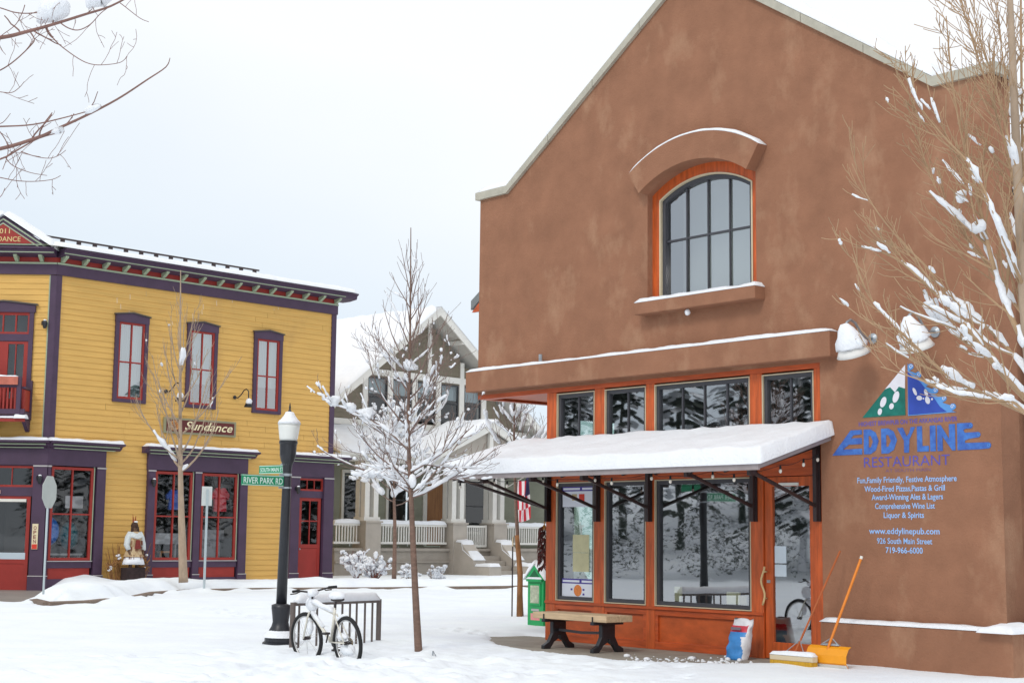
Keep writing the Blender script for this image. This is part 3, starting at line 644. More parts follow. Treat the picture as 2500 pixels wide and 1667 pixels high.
# crumbs of snow left on the swept slabs
rg = random.Random(77); m = MB()
for i in range(230):
    s_, o_ = rg.gauss(-.75, .6), abs(rg.gauss(1.25, .45))+.12; r = rg.uniform(.006, .022)*(2.0 if rg.random() < .06 else 1)
    p = WA(s_, o_, .0); m.blob((p.x, p.y, r*.3), r*rg.uniform(.8, 1.7), r*rg.uniform(.8, 1.7), r*.7, 5, 4, rg, .2)
o = m.build('snow_crumbs', SNOW, None, smooth=True); o['kind'] = 'stuff'; o['label'] = 'scattered crumbs of snow on the swept slabs'

# broom and snow shovel
t = thing('push_broom', 'wide push broom with a snowy head, its thin handle leaning on the door post', 'broom', WA(.44, .95, .05), RZA)
m = MB(); m.tube([(-.02, .02, .1), (.20, .72, 1.42)], .013, 8); m.build('handle', mat('broom_stick', (176, 92, 44), 1, .6, var=.15), t)
m = MB(); m.box(-.34, .34, -.06, .05, .045, .11); m.build('head', mat('broom_head', (206, 190, 160), 1, .7), t, bevel=.008)
m = MB(); m.box(-.33, .33, -.065, .055, -.03, .045); m.build('bristles', mat('bristle_yellow', (196, 150, 40), 1, .9, var=.35, scale=30, stretch=(6, 6, .3)), t)
m = MB(); P = lambda a, c: (-.34+.68*a, -.065+.12*c, .112); snow_patch(m, P, 20, 5, .05, .04, 31, .5); m.build('snow', SNOW, t, smooth=True)
m = MB(); m.tube([(-.2, 0, .1), (.015, .11, .30), (.18, .0, .1)], .007, 6); m.build('brace', GALV, t)
t = thing('snow_shovel', 'yellow snow shovel leaning on the stucco ledge beside the push broom', 'shovel', WA(.86, .78, .05), RZA)
m = MB(); ch = [(-.02, -.03), (-.075, .05), (-.07, .14), (-.02, .22), (.03, .25)]
n_ = [(y, z) for y, z in ch] + [(y+.014, z) for y, z in reversed(ch)]
m.sweepx(n_, -.31, .31); m.build('blade', mat('shovel_yellow', (236, 156, 26), 1, .45, var=.08), t, bevel=.003)
MB().sweepx([(-.024, -.045), (-.008, -.045), (-.066, .03), (-.082, .03)], -.312, .312).build('wear_strip', mat('shovel_edge', (214, 208, 200), 1, .4, var=.1), t)
m = MB(); m.tube([(-.01, -.03, .15), (.0, .0, .25), (.20, .42, 1.33)], .017, 8); m.build('handle', mat('shovel_handle', (224, 128, 30), 1, .5, var=.1), t)
m = MB(); m.tube([(.199, .419, 1.325), (.205, .43, 1.36)], .02, 8); m.build('grip', WHITEP, t)
m = MB(); m.tube([(-.14, .02, .255), (.012, .045, .35), (.14, .02, .255)], .008, 6); P = lambda a, c: (-.12+.26*a, .01+.05*c, .255); snow_patch(m, P, 8, 4, .03, .03, 5, .5); m.build('brace', GALV, t)

# chilli string
t = thing('chilli_string', 'dark red dried chilli string hanging at the left end of the shopfront', 'chilli string', WA(-5.44, -.12, 0), RZA)
rg = random.Random(8); m = MB()
for i in range(150):
    z = 1.10+.68*i/150; a = rg.uniform(0, 2*PI); r = .05+.03*math.sin(PI*i/150)
    p = Vector((math.cos(a)*r*.6, math.sin(a)*r*.6, z)); m.tube([p, p+Vector((math.cos(a)*.05, math.sin(a)*.05, -.03)), p+Vector((math.cos(a)*.07, math.sin(a)*.07, -.09))], [.008, .016, .003], 5)
m.build('chillies', mat('chilli_red', (92, 32, 26), 1, .5, var=.4, scale=18), t)
m = MB(); m.tube([(0, 0, 1.74), (0, 0, 1.86), (.16, .0, 1.95)], .008, 5); m.build('cord', mat('straw_cord', (186, 140, 66), 1, .9), t)
m = MB()
for i in range(24): a = rg.uniform(0, 6.28); m.tube([(0, 0, 1.80), (math.cos(a)*.06, math.sin(a)*.06, 1.72)], [.012, .004], 4)
m.build('husk', mat('corn_husk', (190, 142, 70), 1, .9, var=.2), t)

# newspaper box
t = thing('newspaper_box', 'green gable-topped newspaper box with snow on its roof', 'newspaper box', WA(-7.68, -1.95, .0), RZA)
NG = mat('newsbox_green', (30, 158, 88), 1, .45, var=.12, scale=4)
m = MB(); m.box(-.21, .21, 0, .36, .02, .86); bd = m.build('cabinet', NG, t, bevel=.008)
m = MB(); m.prism([(-.25, .86), (.25, .86), (0, 1.12)], -.03, .39); hd = m.build('gable_head', NG, t, bevel=.006)
MB().prism([(-.14, .89), (.14, .89), (0, 1.03)], -.034, -.02).build('recess', mat('newsbox_dark', (16, 96, 54), 1, .6), hd)
m = MB()
P = lambda a, c: (-.29+.29*a, -.05+.46*c, .845+.28*a); snow_patch(m, P, 8, 10, .12, .1, 41, .3)
P = lambda a, c: (.29-.29*a, .41-.46*c, .845+.28*a); snow_patch(m, P, 8, 10, .12, .1, 42, .3)
m.build('snow', SNOW, hd, smooth=True)
dr = MB().box(-.15, .15, -.02, 0, .40, .78).build('door', NG, t); MB().box(-.115, .115, -.024, -.02, .44, .75).build('window', mat('newspaper', (178, 184, 160), 1, .6, var=.35, scale=16), dr)
MB().box(-.2, .2, -.05, 0, .82, .86).build('ledge', NG, t); m = MB(); P = lambda a, c: (-.2+.4*a, -.055+.06*c, .862); snow_patch(m, P, 12, 3, .04, .03, 4, .4); m.build('snow', SNOW, t, smooth=True)
MB().box(-.10, .10, -.008, 0, .30, .34).build('plate', TRIMG, t); MB().box(-.12, .12, -.006, 0, .14, .26).build('sticker', mat('pink_sticker', (222, 140, 142), 1, .6, var=.1, scale=20), t)
# its neighbour, deeper green
t = thing('newspaper_box', 'plain deep green newspaper box tucked between its gabled neighbour and the shopfront', 'newspaper box', WA(-7.05, -2.1, 0), RZA)
MB().box(-.17, .17, 0, .34, .16, .88).build('cabinet', mat('newsbox_teal', (36, 134, 96), 1, .45, var=.1), t, bevel=.01); MB().box(-.13, .13, -.01, 0, .3, .78).build('window', mat('newspaper_pale', (196, 196, 180), 1, .6, var=.2, scale=14), t)
m = MB(); m.box(-.06, .06, .1, .24, .0, .16); m.build('stand', BLACK, t)
m = MB(); P = lambda a, c: (-.19+.38*a, -.02+.38*c, .882); snow_patch(m, P, 8, 8, .14, .12, 43, .3); m.build('snow', SNOW, t, smooth=True)

# ------------------------------------------------------------------ yellow corner building
RZB = math.atan2(UB.y, UB.x)
yel = thing('corner_building', 'yellow clapboard two-storey corner shop with purple and red trim and snowy roof', 'shop building', PB, RZB)
CHR = math.atan2(0.02, 1) - RZB                               # the cut corner, seen square on
CH = Matrix.Rotation(CHR, 4, 'Z')                             # drawing of the corner face -> building
def ych(m): m.v = [tuple(CH @ Vector(v)) for v in m.v]; return m
def siding(mb, x0, x1, z0, z1, holes=(), step=.165, y=0.0):
    z = z0
    while z < z1-.01:
        t = min(z+step, z1); cuts = [(x0, x1)]
        for hx0, hx1, hz0, hz1 in holes:
            if hz0 < (z+t)/2 < hz1:
                new = []
                for a, c in cuts:
                    if hx1 <= a or hx0 >= c: new.append((a, c)); continue
                    if a < hx0: new.append((a, hx0))
                    if c > hx1: new.append((hx1, c))
                cuts = new
        br = random.Random(int(z*100)+int(x0*7)); new = []
        for a, c in cuts:                                     # boards butt at random lengths
            while c-a > 3.2: w_ = br.uniform(1.6, 3.0); new.append((a, a+w_-.006)); a += w_
            new.append((a, c))
        cuts = new
        for a, c in cuts:
            mb.quad((a, y-.020, z), (c, y-.020, z), (c, y-.003, t), (a, y-.003, t)); mb.quad((a, y, z), (c, y, z), (c, y-.020, z), (a, y-.020, z))
        z = t
    return mb
LB = 10.2
H1 = [(2.0, 2.99, 5.42, 7.75), (4.5, 5.48, 5.42, 7.75), (6.98, 7.96, 5.42, 7.75), (-.2, 1.7, -.1, 4.0), (3.3, 6.7, -.1, 4.0), (8.6, 10.2, -.1, 4.0)]
b = siding(MB(), 0, LB, 0, 8.85, H1); b.build('clapboard_wall', YELLOW, yel)
HC = [(-2.25, -.60, 5.0, 7.75), (-2.9, 0.1, -.1, 4.0)]
b = ych(siding(MB(), -2.9, 0, 0, 8.85, HC)); b.build('clapboard_wall', YELLOW, yel)
b = MB(); e0 = CH @ Vector((-2.9, 0, 0)); b.quad(e0, (e0.x-1.2, e0.y+8, 0), (e0.x-1.2, e0.y+8, 9), (e0.x, e0.y, 9)); b.quad((LB, 0, 0), (LB, 9, 0), (LB, 9, 9.3), (LB, 0, 9.3)); b.quad((LB, 9, 0), (e0.x-1, 9, 0), (e0.x-1, 9, 9), (LB, 9, 9)); b.build('back_wall', YELLOW, yel)
for x0, x1 in ((-.02, .16), (LB-.16, LB+.03)): MB().box(x0, x1, -.045, .02, 0, 8.82).build('corner_board', PURPLE, yel)
ych(MB().box(-.15, .035, -.043, .02, 0, 8.82)).build('corner_board', PURPLE, yel)
ych(MB().box(-.185, -.152, -.03, .02, 0, 8.82)).build('corner_bead', SAGE, yel)
# cornice
def cornice(L0, L1, tr, brk, nm):
    m = MB(); m.box(L0, L1, -.07, .02, 8.83, 9.14); m.sweepx([(-.07, 9.32), (-.42, 9.36), (-.45, 9.47), (-.52, 9.50), (-.52, 9.545), (.3, 9.545), (.3, 9.32)], L0, L1+ (.5 if tr is None else 0))
    if tr: m = tr(m)
    o = m.build(nm, PURPLE, yel)
    m = MB(); m.box(L0, L1, -.10, -.07, 9.125, 9.175); m.box(L0, L1, -.46, -.44, 9.385, 9.41)
    if tr: m = tr(m)
    m.build('bead', SAGE, o)
    m = MB(); m.box(L0, L1, -.06, .02, 9.145, 9.32)
    if tr: m = tr(m)
    m.build('dentil_board', RED, o)
    for x in brk:
        m = MB(); m.sweepx([(-.065, 9.18), (-.065, 9.33), (-.36, 9.35), (-.33, 9.30), (-.14, 9.19)], x-.05, x+.05)
        if tr: m = tr(m)
        m.build('bracket', SAGE, o)
cornice(-.03, LB+.06, None, [.12+.668*i for i in range(16)], 'cornice')
cornice(-2.95, .02, ych, [-2.5, -1.8, -1.1, -.4], 'cornice')
# roof with snow
SNR = SNOW
b = MB(); ez = 9.548
def roofpt(a, c): return (-.55+(LB+1.05)*a+c*.0, -.55+3.6*c, ez+.17*3.6*c)
b.quad(roofpt(0, 0), roofpt(1, 0), roofpt(1, 1), roofpt(0, 1)); b.quad((-3, 3.05, ez+.61), (LB+.5, 3.05, ez+.61), (LB+.5, 9, ez+.62), (-3, 9, ez+.62))
rf = b.build('roof', CAPM, yel)
b = MB(); snow_patch(b, lambda a, c: (-.30+(LB+.84)*a, -.56+3.6*c, ez+.006+.17*3.6*c), 110, 24, .135, .10, 51, .2); b.build('snow', SNOW, rf, smooth=True)
m = MB(); yr, zr = .15, ez-.01
m.box(-.35, 7.15, yr-.03, yr+.03, zr+.365, zr+.41)
for i in range(15): x = -.3+.52*i; m.box(x-.06, x+.06, yr-.03, yr+.03, zr+.10, zr+.366)
m.build('snow_guard', STEEL, rf)
# pediment over the cut corner
pk, pw = 10.42, 1.36
m = MB(); m.prism([(-1.45-pw, 9.55), (-1.45+pw, 9.55), (-1.45, pk)], -.40, 2.5); ped = ych(m).build('pediment', PURPLE, yel)
m = MB()
for sg in (-1, 1):
    for w0, w1, y, mt in ((.05, .09, -.425, 0), (.16, .19, -.43, 0)):
        x0, z0 = -1.45+sg*(pw-w0*1.9), 9.55; x1, z1 = -1.45, pk-w0*1.18; x2, z2 = -1.45, pk-w1*1.18; x3, z3 = -1.45+sg*(pw-w1*1.9), 9.55
        q = [(x0, z0), (x1, z1), (x2, z2), (x3, z3)]; m.prism(q if sg < 0 else q[::-1], y, -.40)
m.box(-1.45-pw, -1.45+pw, -.44, -.40, 9.60, 9.63); ych(m).build('bead', SAGE, ped)
m = MB(); m.prism([(-1.45-.93, 9.645), (-1.45+.93, 9.645), (-1.45, 10.235)], -.418, -.40); ych(m).build('panel', RED, ped)
LET = mat('sign_letter_tan', (214, 190, 130), 1, .6)
text('lettering', '2011', -1.65, -1.25, 9.925, .14, LET, ped, -.424, .01, M=CH); text('lettering', 'SUNDANCE', -1.97, -.94, 9.70, .14, LET, ped, -.424, .008, M=CH)
m = MB()
for sg in (-1, 1):
    P = lambda a, c, sg=sg: CH @ Vector((-1.45+sg*(pw+.16)*(1-a), -.52+3.2*c, 9.49+(pk-9.45)*a)); snow_patch(m, P if sg < 0 else (lambda a, c, P=P: P(a, 1-c)), 16, 16, .22, .18, 60+sg, .2)
m.build('snow', SNOW, ped, smooth=True)
# first-floor windows
YPURP = PURPLE
def upper_window(xc, w=.555, z0=5.37, z1=7.72, pk_=8.0, tr=None, tall=True):
    f = MB(); f.box(xc-w, xc-w+.12, -.075, .02, z0, z1); f.box(xc+w-.12, xc+w, -.075, .02, z0, z1); f.box(xc-w+.12, xc+w-.12, -.072, .02, z0, z0+.10)
    f.prism([(xc-w-.01, z1), (xc+w+.01, z1), (xc+w+.01, z1+.2), (xc, pk_), (xc-w-.01, z1+.2)], -.085, .02)
    o = (tr(f) if tr else f).build('window', PURPLE, yel)
    c = MB(); c.prism([(xc-w-.05, z1+.2), (xc, pk_), (xc+w+.05, z1+.2), (xc+w+.05, z1+.235), (xc, pk_+.04), (xc-w-.05, z1+.235)], -.12, .02); (tr(c) if tr else c).build('hood', mat('dark_hood', (84, 78, 70), 1, .6), o)
    s = MB(); a, e2 = xc-w+.12, xc+w-.12; zb, zt = z0+.10, z1
    for q in ((a, a+.06, zb, zt), (e2-.06, e2, zb, zt), (a+.06, e2-.06, zb, zb+.07), (a+.06, e2-.06, zt-.06, zt), (xc-.018, xc+.018, zb+.07, zt-.06), (a+.06, xc-.018, 6.53, 6.57), (xc+.018, e2-.06, 6.53, 6.57)): s.box(q[0], q[1], -.055, -.01, q[2], q[3])
    (tr(s) if tr else s).build('sash', RED, o)
    p = MB(); p.quad((a+.03, -.02, zb+.03), (e2-.03, -.02, zb+.03), (e2-.03, -.02, zt-.03), (a+.03, -.02, zt-.03)); (tr(p) if tr else p).build('pane', GLASS, o)
    return o, a, e2, zb, zt
for xc, cz in ((2.50, 5.3), (4.98, 6.12), (7.47, 6.2)):
    o, a, e2, zb, zt = upper_window(xc)
    q = MB(); n = 24
    for i in range(n):
        x0, x1 = a+(e2-a)*i/n, a+(e2-a)*(i+1)/n; y0, y1 = .10+.018*(i % 2), .10+.018*((i+1) % 2); q.quad((x0, y0, cz), (x1, y1, cz), (x1, y1, zt), (x0, y0, zt))
    q.build('curtain', CURT, o)
    r = MB(); r.box(a-.2, e2+.2, .14, 1.6, zb-.3, zt+.2); r.f = [f for i, f in enumerate(r.f) if i != 2]; r.m = r.m[:5]; r.build('room', DARKIN, o)
# balcony doors on the cut corner
o = MB(); xc = -1.42
o.box(-2.28, -2.16, -.075, .02, 4.9, 7.74); o.box(-.68, -.56, -.075, .02, 4.9, 7.74); o.prism([(-2.32, 7.74), (-.52, 7.74), (-.52, 7.94), (xc, 8.04), (-2.32, 7.94)], -.09, .02); o.box(-2.16, -.68, -.06, .02, 6.92, 7.12)
bd = ych(o).build('balcony_door', PURPLE, yel)
ych(MB().prism([(-2.36, 7.94), (xc, 8.04), (-.46, 7.94), (-.46, 7.98), (xc, 8.08), (-2.36, 7.98)], -.13, .02)).build('hood', mat('dark_hood', (84, 78, 70)), bd)
m = MB()
for q in ((-2.16, -.68, 7.66, 7.74), (-2.16, -.68, 7.12, 7.18), (-2.16, -2.11, 7.18, 7.66), (-.73, -.68, 7.18, 7.66), (-1.80, -1.76, 7.18, 7.66), (-1.44, -1.40, 7.18, 7.66), (-1.08, -1.04, 7.18, 7.66),
          (-2.16, -.68, 6.84, 6.91), (-2.16, -2.04, 4.9, 6.84), (-.80, -.68, 4.9, 6.84), (-1.50, -1.24, 4.9, 6.84), (-2.04, -1.50, 4.9, 5.3), (-1.24, -.80, 4.9, 5.3), (-1.04, -1.01, 5.3, 6.84), (-1.80, -1.77, 5.3, 6.84)): m.box(q[0], q[1], -.04, .0, q[2], q[3])
ych(m).build('leaf', RED, bd)
m = MB(); m.quad((-2.14, -.012, 5.0), (-.70, -.012, 5.0), (-.70, -.012, 7.7), (-2.14, -.012, 7.7)); ych(m).build('pane', GLASSD, bd)
m = MB(); m.box(-2.3, -.5, .3, 1.5, 4.9, 7.8); ych(m).build('room', DARKIN, bd)
# balcony
m = MB(); m.box(-2.35, -.50, -.72, -.02, 4.70, 4.80); m.box(-2.35, -.50, -.75, -.66, 4.81, 4.95); m.box(-2.35, -.62, -.73, -.66, 5.55, 5.62)
for x in (-.68,): m.box(x-.05, x+.06, -.76, -.65, 4.80, 5.85)
m.box(-.62, -.52, -.66, -.02, 5.52, 5.58); m.box(-.62, -.52, -.66, -.02, 4.81, 4.9); m.box(-.62, -.50, -.12, -.02, 4.80, 5.8)
for x in (-2.2, -1.45, -.58):
    m.sweepx([(-.62, 4.70), (-.02, 4.70), (-.02, 4.38), (-.10, 4.36)], x-.05, x+.05)
bal = ych(m).build('balcony', PURPLE, yel)
m = MB()
for i in range(15): x = -2.25+.105*i; m.box(x-.018, x+.03, -.715, -.675, 4.95, 5.55)
m.box(-.60, -.54, -.64, -.12, 4.92, 5.50); m.box(-2.38, -.46, -.78, -.75, 4.60, 4.69); ych(m).build('baluster', RED, bal)
ych(MB().box(-2.33, -.70, -.80, -.58, 5.62, 5.84)).build('planter', mat('planter_terracotta', (190, 110, 92), 1, .8, var=.2), bal)
m = MB()
for P, w in ((lambda a, c: CH @ Vector((-2.33+1.63*a, -.80+.22*c, 5.842)), .06), (lambda a, c: CH @ Vector((-2.4+1.95*a, -.80+.1*c, 4.70)), .05), (lambda a, c: CH @ Vector((-.76+.34*a, -.86+.3*c, 4.69)), .11)): snow_patch(m, P, 20, 6, w, .05, 71, .4)
m.build('snow', SNOW, bal, smooth=True)
# shopfronts
DISP = mat('shop_room', (34, 33, 32), 1, .9, var=.3, scale=2)
def shopfront(pil, wins, door, x0, x1, cx0, cx1, tr=None, zlow=0.0):
    T = tr or (lambda q: q)
    m = MB(); m.box(x0, x1, -.10, .02, 3.45, 3.98)
    for a, c in pil: m.box(a, c, -.12, .04, zlow, 3.46)
    for a, c in pil: m.box(a-.02, c+.02, -.145, -.10, zlow-.1, .38)
    for a, c in wins: m.box(a-.04, c+.04, -.07, .03, zlow-.1, .30); m.box(a-.04, c+.04, -.07, .03, .60, .78)
    so = T(m).build('shopfront', PURPLE, yel)
    m = MB(); m.sweepx([(-.10, 3.93), (-.16, 3.96), (-.24, 4.04), (-.40, 4.07), (-.40, 4.12), (.01, 4.12), (.01, 3.93)], cx0, cx1); T(m).build('cornice', PURPLE, so)
    m = MB(); m.box(cx0+.12, cx1-.12, -.285, -.24, 4.0, 4.035); m.box(cx0+.2, cx1-.2, -.18, -.14, 3.915, 3.94)
    T(m).build('bead', SAGE, so)
    for a, c in pil: T(MB().box(a-.02, c+.02, -.155, -.14, .375, .40)).build('base_cap', TRIMG, so); T(MB().box(a-.01, c+.01, -.14, -.115, 3.40, 3.44)).build('capital', TRIMG, so)
    for a, c in wins: T(MB().box(a-.06, c+.05, -.10, -.06, .78, .805)).build('sill', TRIMG, so)
    m = MB(); P = lambda a, c: (tr and CH or Matrix()) @ Vector((cx0+(cx1-cx0)*a, -.41+.42*c, 4.122)); snow_patch(m, P, 40, 6, .085, .07, int(x0*10)+80, .3); m.build('snow', SNOW, so, smooth=True)
    for a, c in wins:
        m = MB(); xm = (a+c)/2
        for q in ((a, a+.075, .81, 3.42), (c-.075, c, .81, 3.42), (a+.075, c-.075, .81, .89), (a+.075, c-.075, 3.34, 3.42), (xm-.02, xm+.02, .89, 3.34), (a+.075, xm-.02, 2.08, 2.12), (xm+.02, c-.075, 2.08, 2.12)): m.box(q[0], q[1], -.06, .0, q[2], q[3])
        w = T(m).build('window', RED, so); m = MB(); m.quad((a+.03, -.02, .85), (c-.03, -.02, .85), (c-.03, -.02, 3.38), (a+.03, -.02, 3.38)); T(m).build('pane', GLASSD, w)
        T(MB().box(a, c, -.045, .0, .30, .60)).build('panel', RED, so)
        T(MB().box(c+.005, c+.03, -.075, -.02, .81, 3.45)).build('bead', SAGE, so)
    if door:
        a, c, zt, gz, tz = door
        m = MB()
        for q in ((a, a+.1, zlow, zt), (c-.1, c, zlow, zt), (a+.1, c-.1, gz-.12, gz), (a+.1, c-.1, zlow, gz-.125), (a+.1, c-.1, zt-.1, zt)): m.box(q[0], q[1], -.03+(.012 if q[3] == gz-.125 else 0), .02, q[2], q[3])
        if tz[2]:
            m.box((a+c)/2-.015, (a+c)/2+.015, -.028, .0, gz, zt-.1); m.box(a+.1, c-.1, -.02, .0, (gz+zt)/2-.02, (gz+zt)/2+.02)
        d_ = T(m).build('door', RED, so); m = MB(); m.quad((a+.06, 0.0, gz-.03), (c-.06, 0.0, gz-.03), (c-.06, 0.0, zt-.05), (a+.06, 0.0, zt-.05)); T(m).build('pane', GLASSD, d_)
        m = MB(); m.lathe([(.02, 0), (.03, .03), (.0, .06)], 8, (a+.05, -.03, 1.15), Matrix.Rotation(PI/2, 4, 'X')); T(m).build('handle', GALV, d_)
        if not tz[2]:
            T(MB().box(a+.12, c-.12, -.05, -.03, zt-.16, zt-.08)).build('closer', WHITEP, d_); T(MB().box(a+.08, c-.08, -.035, -.02, gz, gz+.18)).build('kick_plate', mat('frosted_strip', (190, 204, 214), 1, .5), d_)
        m = MB(); z0, z1 = tz[0], tz[1]
        for q in ((a-.06, c+.06, z0, z0+.06), (a-.06, c+.06, z1-.06, z1), (a-.06, a, z0+.06, z1-.06), (c, c+.06, z0+.06, z1-.06), (a+(c-a)/3-.012, a+(c-a)/3+.012, z0+.06, z1-.06), (a+(c-a)*2/3-.012, a+(c-a)*2/3+.012, z0+.06, z1-.06)): m.box(q[0], q[1], -.04, .01, q[2], q[3])
        w = T(m).build('transom', RED, so); m = MB(); m.quad((a-.02, -.01, z0+.03), (c+.02, -.01, z0+.03), (c+.02, -.01, z1-.03), (a-.02, -.01, z1-.03)); T(m).build('pane', GLASSD, w)
        m = MB(); m.box(a-.06, c+.06, -.05, .03, zt, z0); m.box(a-.06, c+.06, -.05, .03, z1, 3.45); T(m).build('door_head', PURPLE, so)
    return so
shopfront([(-.03, .06), (1.52, 1.80)], [(.12, 1.44)], None, -.05, 1.80, -.1, 2.24)
shopfront([(3.22, 3.46), (4.86, 5.08), (6.52, 6.80)], [(3.50, 4.80), (5.14, 6.44)], None, 3.20, 6.80, 3.02, 7.05)
shopfront([(8.50, 8.84), (9.84, 10.24)], [], (8.90, 9.78, 2.78, 1.30, (3.0, 3.40, True)), 8.50, 10.24, 8.30, 10.75, zlow=.1)
shopfront([(-.34, .04), (-2.9, -2.56)], [], (-2.05, -.40, 2.58, .84, (2.83, 3.42, False)), -2.9, .04, -2.9, .12, tr=ych)
b = MB()
for x0, x1, dp in ((.0, 1.75, 2.2), (3.3, 6.7, 2.6), (8.55, 10.15, 2.0)):
    r = MB(); r.box(x0, x1, .12, dp, -.05, 3.9); k = len(b.v); b.v += r.v; b.f += [tuple(i+k for i in f) for i_, f in enumerate(r.f) if i_ != 2]; b.m += [0]*5
r = ych(MB().box(-2.5, -.1, .3, 2.2, -.05, 3.9)); k = len(b.v); b.v += r.v; b.f += [tuple(i+k for i in f) for i_, f in enumerate(r.f) if i_ != 2]; b.m += [0]*5
b.build('shop_interior', DISP, yel)
# goods in the shop windows
def good(name, label, cat, loc, m, mt, smooth=False):
    t = m.build(name, mt, None, smooth); t.location = PB; t.rotation_euler = (0, 0, RZB); return tag(t, label, cat)
rg = random.Random(2)
good('raft', 'bright blue inflatable in the lower left of the corner shop window', 'raft', 0, MB().blob((.42, .55, 1.62), .34, .25, .42, 12, 8), mat('raft_blue', (30, 110, 200), 1, .35, var=.2), True)
good('raft', 'teal green inflatable in the lower right of the corner shop window', 'raft', 0, MB().blob((1.12, .6, 1.5), .28, .25, .40, 12, 8), mat('raft_teal', (20, 104, 118), 1, .35, var=.3), True)
good('shelf', 'pale display shelf in the corner shop window', 'shelf', 0, MB().box(.15, 1.4, .3, .8, .95, 1.0).box(.2, .25, .35, .4, 0, .95).box(1.3, 1.35, .35, .4, 0, .95), mat('shelf_pale', (170, 170, 172), 1, .6))
good('banner', 'pale grey banner hanging in the upper right of the corner shop window', 'banner', 0, MB().box(.82, 1.38, .35, .37, 2.28, 2.62), mat('banner_grey', (188, 188, 192), 1, .8))
def shirt(xc, z, m, w=.30, h=.72):
    m.prism([(xc-w*.75, z), (xc+w*.75, z), (xc+w*.7, z+h*.62), (xc+w, z+h*.5), (xc+w*1.1, z+h*.72), (xc+w*.55, z+h), (xc+w*.2, z+h), (xc, z+h*.93), (xc-w*.2, z+h), (xc-w*.55, z+h), (xc-w*1.1, z+h*.72), (xc-w, z+h*.5), (xc-w*.7, z+h*.62)], .25, .33); return m
good('jacket', 'red jacket hanging in the right display window behind the parking sign', 'jacket', 0, shirt(6.06, 2.28, MB()), mat('jacket_red', (196, 34, 52), 1, .8, var=.15))
good('jacket', 'blue jacket hanging in the left display window behind the bare tree', 'jacket', 0, shirt(4.42, 2.3, MB(), .28, .6), mat('jacket_blue', (60, 92, 176), 1, .8, var=.2))
good('table', 'white display table behind the left shop window', 'table', 0, MB().box(3.8, 4.7, .4, 1.0, 1.28, 1.6).box(3.85, 3.9, .45, .5, 0, 1.28).box(4.6, 4.65, .45, .5, 0, 1.28), mat('table_white', (178, 180, 184), 1, .6, var=.1))
good('counter', 'pale counter behind the right shop window under the red jacket', 'counter', 0, MB().box(5.2, 6.4, .5, 1.1, 1.42, 1.72).box(5.3, 6.3, .55, 1.05, 0, 1.42), mat('counter_grey', (140, 140, 144), 1, .6, var=.15))
good('stool', 'tan wooden stool low in the left shop window', 'stool', 0, MB().box(4.0, 4.4, .3, .6, 1.02, 1.07).box(4.0, 4.05, .3, .35, .3, 1.02).box(4.35, 4.4, .3, .35, .3, 1.02).box(4.0, 4.4, .3, .34, .7, .74), mat('stool_tan', (160, 110, 62), 1, .6))
# hanging shop sign, wall lamps, small fittings
t = thing('shop_sign', 'dark red shop sign with cream script lettering on the yellow wall', 'sign', PB, RZB)
MB().box(3.70, 6.30, -.09, -.03, 4.56, 5.03).build('frame', mat('sign_frame', (142, 140, 112), 1, .6), t); MB().box(3.78, 6.22, -.105, -.09, 4.62, 4.97).build('board', mat('sign_board', (92, 30, 28), 1, .6, var=.25, scale=2), t)
m = MB(); m.lathe([(.001, .012), (.155, .010), (.16, 0)], 20, (4.05, -.105, 4.795), Matrix.Rotation(PI/2, 4, 'X')); em = m.build('emblem', mat('emblem_tan', (196, 140, 80), 1, .6, var=.2), t)
m = MB()
for i in range(9): a = 2*PI*i/9; m.tube([(4.05+.05*math.cos(a), -.122, 4.795+.05*math.sin(a)), (4.05+.12*math.cos(a+.4), -.122, 4.795+.12*math.sin(a+.4))], [.012, .004], 5)
m.build('rays', mat('emblem_brown', (120, 52, 36), 1, .6), em)
text('lettering', 'Sundance', 4.42, 6.16, 4.70, .25, mat('sign_cream', (236, 224, 184), 1, .6), t, -.110, .012, .35)
def yel_lamp(x, label):
    t = thing('wall_lamp', label, 'lamp', WB(x, .03, 5.80), RZB, 'gooseneck lamps above the shop sign')
    m = MB(); m.lathe([(.06, 0), (.06, .02), (.02, .04)], 12, M=Matrix.Rotation(PI/2, 4, 'X')); m.build('wall_plate', BLACK, t)
    m = MB(); m.tube([(0, -.03, 0), (.02, -.15, -.02), (.05, -.27, .07), (.08, -.36, .20), (.10, -.46, .24), (.12, -.55, .17), (.12, -.56, -.08)], .018, 7); m.build('arm', BLACK, t, smooth=True)
    m = MB(); m.lathe([(.02, 0), (.05, -.02), (.08, -.10), (.14, -.24), (.135, -.24), (.05, -.08)], 14, (.12, -.56, -.08)); sh = m.build('shade', BLACK, t, smooth=True)
    m = MB(); m.blob((.115, -.59, -.16), .10, .09, .11, 9, 7, random.Random(3), .12); m.build('snow', SNOW, sh, smooth=True)
yel_lamp(3.75, 'black gooseneck lamp left of the slim window, behind the bare tree'); yel_lamp(6.25, 'black gooseneck lamp with snow on its shade beside the right upper window')
